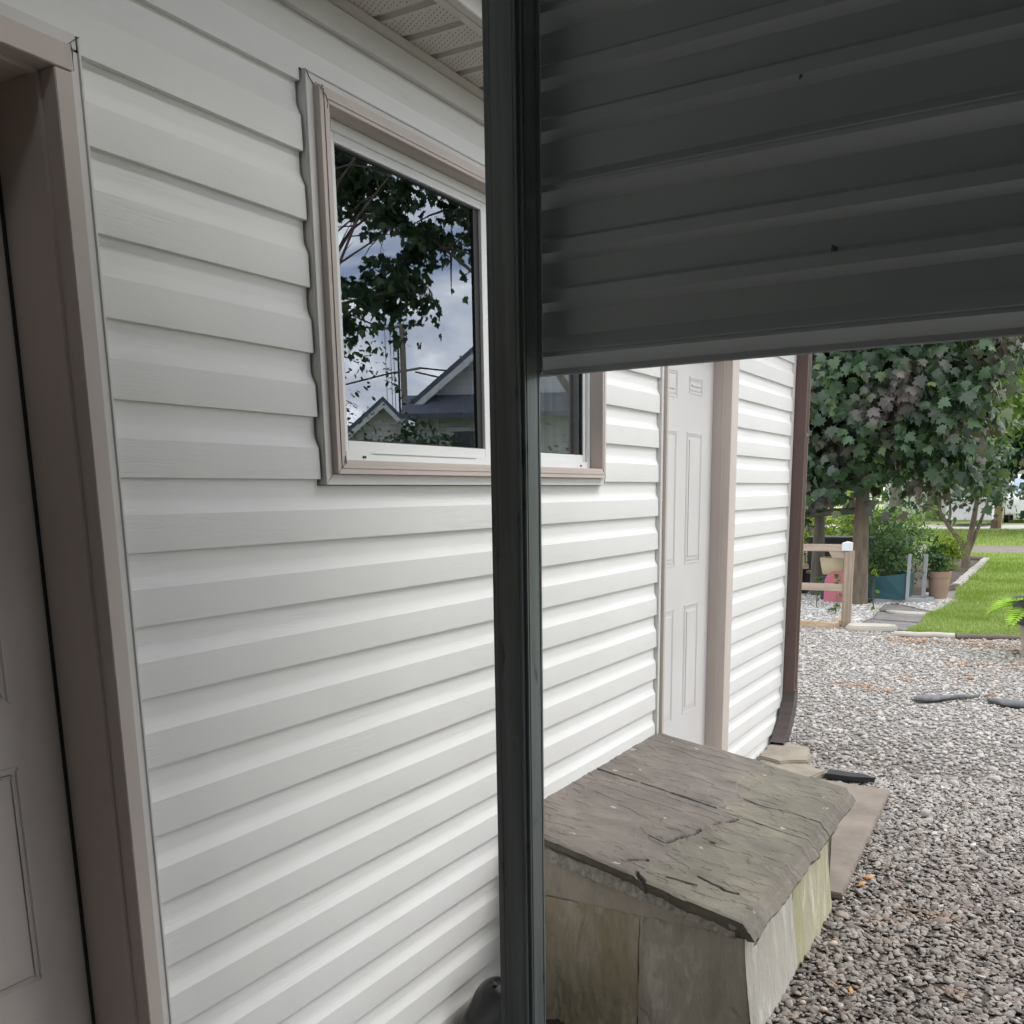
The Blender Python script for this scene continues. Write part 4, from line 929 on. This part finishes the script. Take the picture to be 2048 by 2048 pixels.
# arch: strips between outer outline and hole, plus the solid lower board
m_ = 19; resamp = lambda pl_, m_: [tuple(np.interp(np.linspace(0, 1, m_), np.linspace(0, 1, len(pl_)), [q[k] for q in pl_])[i] for k in (0, 1)) for i in range(m_)]
A_ = [(1.38, .19)]+outl[1:-1]+[(1.07, .19)]; A_ = resamp(A_, m_); B_ = resamp(inner, m_)
for x0, x1 in ((13.0, 13.045),):
    v = [(x0, y, z) for y, z in A_]+[(x0, y, z) for y, z in B_]+[(x1, y, z) for y, z in A_]+[(x1, y, z) for y, z in B_]; M2 = 2*m_
    f = [(i, i+1, m_+i+1, m_+i) for i in range(m_-1)]+[(M2+i, M2+m_+i, M2+m_+i+1, M2+i+1) for i in range(m_-1)]+[(i, M2+i, M2+i+1, i+1) for i in range(m_-1)]+[(m_+i, m_+i+1, M2+m_+i+1, M2+m_+i) for i in range(m_-1)]
    mb.add(v, f)
tc_ = thing('toy_chair', 'pink plastic child chair with arched back and hand hole behind the lower fence rail', 'toy chair', (13.05, 1.225, 0)); M_PINK = simple('pink_plastic', (.50, .16, .20), .5, var=.08)
cb = (13.05, 1.225, 0)
pl(tc_, cb, mb.build('backrest', M_PINK, None, bevel=.006)); pl(tc_, cb, MB().box(13.0, 13.045, 1.07, 1.38, .012, .189).build('lower_back', M_PINK, None, bevel=.006))
pl(tc_, cb, MB().box(13.046, 13.19, 1.08, 1.37, .17, .20).build('seat', M_PINK, None, bevel=.008))
for yy in (1.085, 1.345): pl(tc_, cb, MB().box(13.15, 13.19, yy, yy+.03, .012, .169).build('leg', M_PINK, None, bevel=.004))
o = MB().lathe([(.0, .005), (.20, .005), (.24, .36), (.25, .37), (.235, .372), (.19, .05)], (14.0, 2.03, 0), 28).build('plant_tub', M_BLK, None, smooth=True); tag(o, 'black round tub filled with tan mulch left of the grey maple trunk', 'tub')
o = blob('mulch_heap', (14.0, 2.03, .33), (.235, .235, .12), simple('tan_mulch', (.33, .27, .20), .95, var=.3, vs=20), 3, 4, .1); tag(o, kind='stuff')
mb = MB(); mb.box(14.45, 14.95, 1.1, 1.95, 0, .74); mb.box(14.42, 14.98, 1.07, 1.98, .741, .79); o = mb.build('storage_box', M_BLK, None, bevel=.012); tag(o, 'black lidded storage box standing behind the two maple trunks', 'storage box')

# ---- teal planter with grey frame
plb = (13.5, .6, 0); pln = thing('raised_planter', 'teal raised planter box in a grey frame with two uprights behind the path', 'planter', plb)
M_TEAL = simple('teal_board', (.030, .105, .125), .5, var=.15, vs=3); M_GFR = simple('grey_frame_paint', (.36, .38, .40), .5, var=.08)
mb = MB(); mb.add([(13.20, 1.25, .06), (13.24, .40, .06), (13.24, .40, .39), (13.20, .66, .355), (13.20, .95, .35), (13.20, 1.25, .35), (13.23, 1.25, .06), (13.27, .40, .06), (13.27, .40, .39), (13.23, .66, .355), (13.23, .95, .35), (13.23, 1.25, .35)],
                  [(0, 5, 4, 3, 2, 1), (6, 7, 8, 9, 10, 11), (2, 3, 9, 8), (3, 4, 10, 9), (4, 5, 11, 10), (1, 2, 8, 7), (0, 6, 11, 5)]); mb.box(13.27, 13.9, .40, .43, .06, .38); mb.box(13.88, 13.9, .431, 1.25, .06, .37)
pl(pln, plb, mb.build('side_board', M_TEAL, None))
mb = MB(); a_ = Vector((13.19, 1.0, .03)); b2 = Vector((13.42, .15, .03)); d_ = b2-a_; mb.obox((a_+b2)/2, (d_.length, .09, .058), math.atan2(d_.y, d_.x)); a_ = Vector((13.45, .13, .033)); b2 = Vector((14.3, .26, .033)); d_ = b2-a_; mb.obox((a_+b2)/2, (d_.length, .10, .05), math.atan2(d_.y, d_.x))
mb.box(13.45, 13.9, .2, .40, .03, .052)
pl(pln, plb, mb.build('base_frame', M_GFR, None, bevel=.004))
pl(pln, plb, MB().box(13.19, 13.236, .362, .40, .058, .64).build('upright', M_GFR, None, bevel=.003)); pl(pln, plb, MB().box(13.6, 13.65, .215, .262, .055, .615).build('upright', M_GFR, None, bevel=.003))
pl(pln, plb, MB().box(13.3, 13.87, .44, 1.24, .2, .33).build('soil', M_SOIL, None))
def shrub(name, label, c, rad, n, leaf, mat, seed, tmpl=OVAL, cat='shrub', group=None, stem=True, zmin=None):
    b_ = Vector((c[0], c[1], 0 if zmin is None else zmin)); t = thing(name, label, cat, b_, 0, group)
    P, O = crown_pts(c, rad, max(6, n//30), 30, min(rad)*.30, seed, (0.02 if zmin is None else zmin), .1)
    pl(t, b_, leaves('foliage', P, O, leaf, tmpl, mat, seed, None, .6, .2, .6))
    if stem:
        mb = MB(); r_ = random.Random(seed)
        for _ in range(6):
            i = r_.randrange(len(P)); mb.tube([b_, b_.lerp(Vector(P[i]), .5)+Vector((0, 0, .03)), Vector(P[i])], [.012*stem, .008*stem, .003*stem], 5)
        pl(t, b_, mb.build('stem', M_BARK2, None))
    return t
shrub('garden_shrub', 'leafy green bush growing in the teal planter', (13.6, .72, .60), (.28, .36, .34), 1500, .055, M_MID, 41, zmin=.34)
shrub('garden_shrub', 'broad green shrub behind the teal planter between maple and flower bed', (15.2, .95, .62), (.55, .62, .52), 2400, .07, M_MID, 42)
shrub('garden_shrub', 'loose pale green shrub hanging over the far side of the flower bed', (17.2, 1.35, .85), (.7, .75, .55), 2200, .08, M_LIGHT, 43)
shrub('garden_shrub', 'round yellow green shrub in the flower bed left of the small tree', (18.9, .53, .36), (.20, .235, .34), 5000, .04, M_YEL, 44)
shrub('garden_hedge', 'yellow green hedge seen between the two maple trunks', (17.2, 2.6, .85), (.6, 1.25, .62), 4200, .075, M_YEL, 45, cat='hedge')
for i, (x, y, s_, lab) in enumerate(((12.3, 1.31, .055, 'smallest seedling in the white gravel left of the fence post'), (11.75, .97, .075, 'bushier seedling in the white gravel close to the fence post'), (12.35, .645, .05, 'yellowish seedling in the gravel beside the path'), (13.08, .80, .085, 'green weed growing against the teal planter board'))):
    shrub('weed', lab, (x, y, s_), (s_, s_, s_*.8), 170, .035, M_YEL if i == 2 else M_LIGHT, 50+i, cat='weed', group='weeds in the white gravel', stem=.2)
# ---- clay pot with bush
def pot(name, label, c, prof, mat, seg=36):
    o = MB().lathe(prof, (0, 0, 0), seg).build(name, mat, None, smooth=True); o.location = c; return tag(o, label, 'pot')
M_CLAY = simple('tan_clay', (.34, .235, .175), .75, var=.08, vs=6, stretch=(1, 1, .5))
pot('clay_pot', 'tan clay pot with a thick rim beside the grey upright', (13.86, .085, .012), [(0, .0), (.105, 0), (.110, .01), (.122, .15), (.124, .155), (.133, .275), (.130, .285), (.141, .288), (.146, .37), (.128, .372), (.124, .30), (0, .29)], M_CLAY)
shrub('potted_bush', 'dark green bush growing in the tan clay pot', (13.90, .14, .50), (.14, .16, .15), 1300, .045, M_MID, 60, zmin=.32, cat='bush')
o = blob('gravel_mound', (13.80, .03, .0), (.22, .20, .03), M_FLAGL, 7, 4, .05); tag(o, 'low pale ring of grit round the foot of the clay pot', 'gravel ring')
# ---- small tree in the bed
stb = Vector((19.6, .27, 0)); st_ = thing('small_tree', 'small tree forked from the ground with two smooth stems in the flower bed', 'tree', stb)
mb = MB(); mb.tube([stb+Vector(p) for p in ((0, 0, -.05), (0, .0, .12), (0, .015, .25))], [.095, .075, .07], 14)
mb.tube([stb+Vector(p) for p in ((0, .015, .22), (0, .08, .42), (0, .20, .60), (.1, .36, .78), (.1, .50, 1.0), (.1, .62, 1.5))], [.062, .05, .042, .036, .03, .015], 12)
mb.tube([stb+Vector(p) for p in ((.1, .36, .78), (.15, .34, 1.0), (.2, .40, 1.5))], [.03, .025, .012], 10)
mb.tube([stb+Vector(p) for p in ((0, .0, .22), (0, -.015, .45), (0, -.06, .75), (0, -.10, 1.2), (0, -.12, 1.8))], [.060, .055, .05, .04, .02], 12)
mb.tube([stb+Vector(p) for p in ((0, -.01, .25), (.05, -.09, .5), (.05, -.17, .8), (.1, -.3, 1.3))], [.045, .035, .032, .015], 10)
pl(st_, stb, mb.build('trunk', M_BARK, None, smooth=True)); P, O = crown_pts((19.7, .45, 2.0), (1.1, 1.25, .85), 80, 24, .2, 66, 1.08, .2)
pl(st_, stb, leaves('crown', P, O, .10, MAPLE, M_MAPLE2, 66, None, .5, .5))

# ---- palm pot on the right
pb = Vector((9.40, -1.165, 0)); pp = thing('planter', 'dark grey bowl planter set on a tan pedestal pot at the right frame edge', 'planter', pb)
pl(pp, pb, MB().lathe([(0, .01), (.065, .01), (.075, .12), (.100, .27), (.105, .285), (0, .286)], pb, 36).build('pedestal', simple('tan_plastic', (.36, .30, .25), .6, var=.05), None, smooth=True))
pl(pp, pb, MB().lathe([(.0, .287), (.105, .287), (.150, .305), (.158, .33), (.172, .50), (.182, .505), (.182, .522), (.172, .524), (.165, .515), (.155, .36), (0, .355)], pb, 40).build('bowl', simple('charcoal_plastic', (.055, .057, .062), .5, var=.08), None, smooth=True))
sg = Vector((9.40, -1.18, .40)); sgo = thing('sago_palm', 'bright green feathery palm growing in the dark grey bowl planter', 'plant', sg)
rr = random.Random(9); LV = []; LF = []; mb = MB()
for q in range(11):
    az = 2*math.pi*q/11+rr.uniform(-.2, .2); L = rr.uniform(.38, .55); el = rr.uniform(.55, 1.1); p = sg.copy(); dirv = Vector((math.cos(az)*math.cos(el), math.sin(az)*math.cos(el), math.sin(el))); ptsp = [p.copy()]
    for k in range(14):
        dirv = (dirv+Vector((math.cos(az)*.05, math.sin(az)*.05, -.105))).normalized(); p = p+dirv*L/14; ptsp.append(p.copy())
        if k > 1:
            sd2 = dirv.cross(Vector((0, 0, 1))).normalized()
            for sgn in (-1, 1):
                tip = p+(sd2*sgn*.8+dirv*.75+Vector((0, 0, .25))).normalized()*.13*math.sin(math.pi*(k+2)/17); w = dirv*.016; b0 = len(LV); mid = p.lerp(tip, .5)
                LV += [tuple(p-w*.5), tuple(p+w*.5), tuple(mid+w), tuple(mid-w), tuple(tip)]; LF += [(b0, b0+1, b0+2), (b0, b0+2, b0+3), (b0+3, b0+2, b0+4)]
    mb.tube(ptsp, [.006-.0003*k for k in range(15)], 5)
pl(sgo, sg, npmesh('fronds', np.array(LV), np.array(LF), island('palm_leaf', [(0, (.20, .38, .03)), (1, (.36, .56, .06))], .5, .4, .3)))
pl(sgo, sg, mb.build('frond_stems', M_YEL, None)); pl(sgo, sg, MB().lathe([(0, -.05), (.05, -.04), (.045, .03), (0, .05)], sg, 14).build('stump', M_BARK, None))
mb = MB(); mb.tube([(9.53+.03*math.cos(a), -1.05+.03*math.sin(a)*.9, .025+.012*math.cos(a)) for a in np.linspace(0, 6.283, 19)], .006, 6, False); o = mb.build('metal_ring', M_EDG, None, smooth=True); tag(o, 'small rusty ring on the gravel beside the palm planter', 'ring')

# ---- far side of the lawn
pbx = Vector((38.9, .98, 0)); ped = thing('plant_stand', 'tan wooden pillar planter with green plant by the far driveway', 'planter', pbx)
pl(ped, pbx, MB().box(38.8, 39.0, .86, 1.12, 0, .72).box(38.76, 39.04, .82, 1.16, .721, .78).build('pillar', simple('tan_wood', (.42, .31, .16), .8), None, bevel=.01)); pl(ped, pbx, MB().box(38.7, 38.79, .98, 1.2, 0, .30).build('small_box', M_EDG, None, bevel=.01))
shrub('pillar_plant', 'bright green plant on top of the tan pillar planter', (38.9, 1.0, .95), (.2, .24, .2), 400, .09, M_YEL, 70, zmin=.78, cat='plant')
vb = Vector((44.5, .2, 0)); van = thing('parked_van', 'white van parked nose on beyond the far driveway', 'van', vb); M_WP = simple('white_paint', (.74, .75, .76), .3, var=.02)
mb = MB(); prf = [(0, .35), (0, 1.0), (.75, 1.12), (1.25, 1.85), (1.6, 1.98), (4.6, 1.98), (4.7, .35)]
for yy in (-.9, .9): mb.add([(44.5+x, .2+yy, z) for x, z in prf], [tuple(range(7)) if yy > 0 else tuple(range(7))[::-1]])
mb.add([(44.5+x, -.7, z) for x, z in prf]+[(44.5+x, 1.1, z) for x, z in prf], [(i, (i+1) % 7, 7+(i+1) % 7, 7+i) for i in range(7)]); pl(van, vb, mb.build('body', M_WP, None, bevel=.05))
M_WS = simple('blue_tinted_glass', (.35, .45, .60), .08, spec=1)
pl(van, vb, MB().add([(45.24, -.58, 1.14), (45.24, .98, 1.14), (45.70, .88, 1.80), (45.70, -.48, 1.80)], [(0, 1, 2, 3)]).build('windscreen', M_WS, None))
for yy in (-.55, .83): pl(van, vb, MB().box(44.47, 44.5, yy-.14, yy+.14, .72, .88).build('headlight', M_FRAME, None, bevel=.01))
for x in (45.3, 48.4):
    for yy in (-.72, .98):
        mb = MB(); mb.tube([(x, yy, .33), (x, yy+.18, .33)], .33, 22); pl(van, vb, mb.build('wheel', M_GASKET, None))
gb = Vector((52, 2, 0)); gar = thing('garage', 'white garage with pale door and low roof far across the lawns', 'garage', gb)
pl(gar, gb, MB().box(52, 60, -9, 7, 0, 2.5).build('wall', M_WP, None)); pl(gar, gb, MB().add([(51.6, -9.5, 2.45), (51.6, 7.5, 2.45), (56, 7.5, 3.9), (56, -9.5, 3.9), (60.4, 7.5, 2.45), (60.4, -9.5, 2.45)], [(0, 1, 2, 3), (3, 2, 4, 5)]).build('roof', simple('pale_roof', (.5, .5, .5), .8), None))
for y0 in (-3.5, 1.8):
    mb = MB()
    for k in range(4): mb.box(51.95, 51.995, y0, y0+2.6, .05+k*.52, .55+k*.52)
    pl(gar, gb, mb.build('garage_door', M_FRAME, None, bevel=.01))
# white shed wall nearer, left
sb2 = Vector((41.5, 2.3, 0)); shd = thing('trailer', 'low white utility trailer with grey top beside the pillar planter', 'trailer', sb2)
pl(shd, sb2, MB().box(40.6, 44, 1.30, 2.9, .25, .98).build('box_body', M_WP, None, bevel=.03)); pl(shd, sb2, MB().box(40.5, 44.1, 1.25, 2.95, .981, 1.05).build('lid', M_GFR, None, bevel=.02))
for yy in (1.25, 2.86): pl(shd, sb2, MB().tube([(42.3, yy, .28), (42.3, yy+.12, .28)], .28, 20).build('wheel', M_GASKET, None))
ft = [(30.5, 3.2, 0, 5.4, (30.8, .95, 4.6), (1.9, 2.0, 2.3), M_LIGHT, 'light green willowy tree right of the maple crown', 2.55),
      (36, -.6, 0, 6, (36, -.4, 4.6), (2.4, 2.4, 2.9), M_CON, 'dark blue green tree low behind the light green tree', 1.75),
      (34, 5.2, 0, 6, (34, 5.4, 4.8), (3, 2.8, 3), M_FARL, 'mid green tree behind the grey maple trunk', 1.2),
      (48, 4.2, 0, 8, (48, 4.5, 6.2), (3.5, 4.2, 4.4), M_FARL, 'tall rounded green tree left of the white garage', 1.9),
      (63, 2.5, 0, 10, (63, 3, 8), (5, 6, 6), M_MID, 'large green tree rising directly behind the white garage', 2.0),
      (60, 13, 0, 10, (60, 13, 7.5), (5, 6, 6), M_MID, 'large green tree far left behind the maples', 1.0),
      (58, -9, 0, 10, (58, -8, 7), (5, 6, 6), M_FARL, 'large green tree far right beyond the lawns', 2.0),
      (24, 6.0, 0, 5, (24, 6.1, 3.4), (2.2, 2.6, 2.6), M_FARL, 'bushy green tree past the hedge on the left', .5)]
for i, (x, y, z, h, c, rad, mat, lab, zm) in enumerate(ft):
    big = x/30
    tree('background_tree', lab, (x, y, z), h, .18*big, c, rad, 130, 26, .42*big, .26*big**.7, QUAD if x > 33 else OVAL, mat, 80+i, M_BARK2, zm, group='trees beyond the lawns')

# ================================================================= ACROSS THE YARD (mirrored by the window)
def ax(az, D, z=0): a = R(az); return Vector((D*math.cos(a), 1.40-D*math.sin(a), z))
def m_clap(name, col):
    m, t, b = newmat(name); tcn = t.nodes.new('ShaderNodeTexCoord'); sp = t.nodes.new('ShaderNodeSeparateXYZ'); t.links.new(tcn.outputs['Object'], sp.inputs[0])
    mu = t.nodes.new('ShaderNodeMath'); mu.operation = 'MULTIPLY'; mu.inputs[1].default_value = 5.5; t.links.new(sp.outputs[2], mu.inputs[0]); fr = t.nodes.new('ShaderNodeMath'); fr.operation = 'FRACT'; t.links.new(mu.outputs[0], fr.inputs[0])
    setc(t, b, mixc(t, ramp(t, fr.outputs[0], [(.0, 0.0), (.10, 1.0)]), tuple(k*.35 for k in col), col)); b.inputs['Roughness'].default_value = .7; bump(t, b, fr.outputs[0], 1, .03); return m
def cottage(name, label, az0, D, z0, wl, wr, rise_l, rise_r, depth, mat, roofm, wins, pent=None):
    """gable-fronted house facing the yard; local x to the viewer's right, y away"""
    o0 = ax(az0, D); t = thing(name, label, 'house', o0); d = Vector((math.cos(R(az0)), -math.sin(R(az0)), 0)); rt = Vector((-d.y, d.x, 0))*1.0
    L_ = lambda x, y, z: o0+rt*x+d*y+Vector((0, 0, z)); f = lambda o: pl(t, o0, o)
    w = [L_(wl, 0, 0), L_(wr, 0, 0), L_(wr, 0, z0), L_(0, 0, z0+rise_l), L_(wl, 0, z0)]; w2 = [L_(wl, depth, 0), L_(wr, depth, 0), L_(wr, depth, z0), L_(0, depth, z0+rise_l), L_(wl, depth, z0)]
    f(MB().add(w+w2, [(0, 1, 2, 3, 4), (9, 8, 7, 6, 5), (0, 5, 6, 1), (1, 6, 7, 2), (4, 9, 5, 0)]).build('wall', mat, None))
    sl_ = rise_l/abs(wl); mb = MB(); e_ = .35
    for sx, xx in ((-1, wl), (1, wr)):
        xo = xx+sx*e_; zo = z0-e_*abs(rise_l/xx)
        a = [L_(0, -.35, z0+rise_l+.05), L_(xo, -.35, zo+.05), L_(xo, depth+.3, zo+.05), L_(0, depth+.3, z0+rise_l+.05)]; mb.add(a+[p+Vector((0, 0, .16)) for p in a], [(0, 1, 2, 3), (7, 6, 5, 4), (0, 4, 5, 1), (1, 5, 6, 2), (2, 6, 7, 3), (3, 7, 4, 0)])
    f(mb.build('roof', roofm, None))
    mb = MB()
    for sx, xx in ((-1, wl), (1, wr)):
        xo = xx+sx*e_; zo = z0-e_*abs(rise_l/xx); a = [L_(0, -.40, z0+rise_l-.13), L_(xo, -.40, zo-.13), L_(xo, -.40, zo+.05), L_(0, -.40, z0+rise_l+.05)]; mb.add(a+[p+d*.045 for p in a], [(0, 1, 2, 3), (7, 6, 5, 4), (0, 4, 5, 1), (1, 5, 6, 2), (2, 6, 7, 3), (3, 7, 4, 0)])
    f(mb.build('barge_board', M_FRAME, None))
    for x, z, ww, hh in wins:
        mb = MB()
        for (a0, a1, b0, b1) in ((x-ww/2-.1, x-ww/2, z-.1, z+hh+.1), (x+ww/2, x+ww/2+.1, z-.1, z+hh+.1), (x-ww/2, x+ww/2, z-.1, z), (x-ww/2, x+ww/2, z+hh, z+hh+.1)):
            q = [L_(a0, -.04, b0), L_(a1, -.04, b0), L_(a1, -.04, b1), L_(a0, -.04, b1)]; mb.add(q+[p+d*.04 for p in q], [(0, 1, 2, 3), (0, 4, 5, 1), (1, 5, 6, 2), (2, 6, 7, 3), (3, 7, 4, 0)])
        wf = f(mb.build('window', M_FRAME, None)); g_ = MB().add([L_(x-ww/2, -.01, z), L_(x+ww/2, -.01, z), L_(x+ww/2, -.01, z+hh), L_(x-ww/2, -.01, z+hh)], [(0, 1, 2, 3)]).build('pane', simple('dark_pane', (.04, .045, .05), .1), None); g_.parent = wf
    if pent:
        za, zb_ = pent; q = [L_(wl-.3, -.02, zb_), L_(wr+.3, -.02, zb_), L_(wr+.3, -.75, za), L_(wl-.3, -.75, za)]; f(MB().add(q+[p-Vector((0, 0, .12)) for p in q], [(0, 1, 2, 3), (7, 6, 5, 4), (2, 6, 7, 3), (0, 4, 5, 1), (1, 5, 6, 2), (3, 7, 4, 0)]).build('pent_roof', roofm, None))
    return t
M_RF = simple('slate_roof', (.12, .13, .155), .8, var=.2)
cottage('grey_house', 'grey clapboard house with a dark pent roof across the yard', 26.4, 25, 3.65, -3.9, 4.2, 3.1, 3.1, 9, m_clap('grey_clapboard', (.68, .68, .68)), M_RF, [(-2.75, 1.9, .6, 1.15), (1.5, 1.9, .7, 1.15)], (3.45, 3.95))
cottage('beige_house', 'small pale clapboard house beyond the shrubs across the yard', 37.2, 31, 2.9, -1.6, 1.3, 1.35, 1.1, 7, m_clap('pale_clapboard', (.75, .72, .69)), M_RF, [], None)
pb2 = ax(36.0, 50); up = thing('utility_pole', 'tall wooden utility pole with crossarms and wires across the yard', 'utility pole', pb2); M_PO = simple('pole_wood', (.22, .19, .15), .9)
pd_ = Vector((math.cos(R(36)), -math.sin(R(36)), 0)); pr_ = Vector((-pd_.y, pd_.x, 0)); UP = lambda x, z, y=0: pb2+pr_*x+pd_*y+Vector((0, 0, z))
pl(up, pb2, MB().tube([UP(0, 0), UP(0, 9.75)], [.19, .14], 12).build('mast', M_PO, None, smooth=True)); pl(up, pb2, MB().tube([UP(-1.35, 9.5), UP(1.0, 9.75)], .07, 8).build('crossarm', M_PO, None)); pl(up, pb2, MB().tube([UP(-.5, 7.45), UP(.9, 7.7)], .06, 8).build('crossarm', M_PO, None))
pl(up, pb2, MB().tube([UP(-.26, 3.5), UP(-.22, 9.1)], .05, 8).build('conduit', M_DARK, None)); pl(up, pb2, MB().lathe([(0, -.3), (.14, -.28), (.15, .25), (.06, .33), (0, .33)], UP(-.32, 8.9), 14).build('transformer', M_DARK, None))
mb = MB()
for a_, b3 in ((UP(-1.3, 9.6), UP(-22, 11.5, 6)), (UP(.8, 7.7), UP(24, 7.9, 6)), (UP(-.4, 7.5), UP(-20, 5.2, 4)), (UP(.6, 7.5), UP(14, 4.7, -14)), (UP(-.3, 5.0), UP(-22, 5.0, 0)), (UP(.3, 4.9), UP(20, 5.5, 0)), (UP(-1.1, 9.6), UP(-12, 14, -14))):
    mb.tube([a_.lerp(b3, k/10)-Vector((0, 0, 1.0*math.sin(math.pi*k/10)*.6)) for k in range(11)],   .04, 4)
for xx in (-.85, -.6, -.45): mb.tube([UP(xx, 9.5), UP(xx, 5.1)], .018, 4)
pl(up, pb2, mb.build('wire', M_DARK, None))
b = ax(43.5, 17); tree('yard_maple', 'large maple whose branches overhang the yard and show in the window', tuple(b), 5.2, .24, tuple(ax(40.0, 17.5, 7.1)), (3.0, 3.1, 2.5), 66, 120, .23, .16, MAPLE, M_MAPLE2, 101, M_BARK, 4.25, .4, .7, hollow=.1, nl=26, lr=.14)
b = ax(25, 16); tree('yard_maple', 'second maple across the yard shading the grey house', tuple(b), 5, .2, tuple(ax(30.5, 16.5, 6.9)), (2.3, 2.1, 1.9), 34, 120, .23, .16, MAPLE, M_MAPLE2, 102, M_BARK, 4.6, .4, .7, hollow=.1)
for i, (az, D, zc, r_, lab) in enumerate(((36.0, 21, 1.9, 1.0, 'rounded shrub in front of the grey house'), (40.4, 24, 2.6, 2.1, 'tall green shrub left of the pale house across the yard'), (32.8, 20, 1.3, 1.3, 'low shrub under the grey house window'), (30.0, 20, 1.5, 1.4, 'shrub at the right end of the grey house front'), (38.6, 22, 1.35, 1.0, 'low shrub in front of the pale house'))):
    c = ax(az, D, zc); shrub('yard_shrub', lab, tuple(c), (r_, r_, zc*1.0), 1500, .14, M_MAPLE2, 110+i)
for i, (x, y) in enumerate(((62, -38), (50, -55), (75, -25), (35, -60), (15, -50), (-5, -40))):
    tree('distant_tree', ('distant green tree beyond the utility pole', 'distant tree right of the pole line', 'distant tree past the side lawn', 'distant tree near the yard back', 'distant tree behind the carport side', 'distant tree beyond the carport back corner')[i], (x, y, 0), 5, .3, (x, y, 4.0), (5, 5, 3.2), 60, 26, .9, .6, QUAD, M_FARL, 130+i, M_BARK2, .6, group='distant trees across the yard')
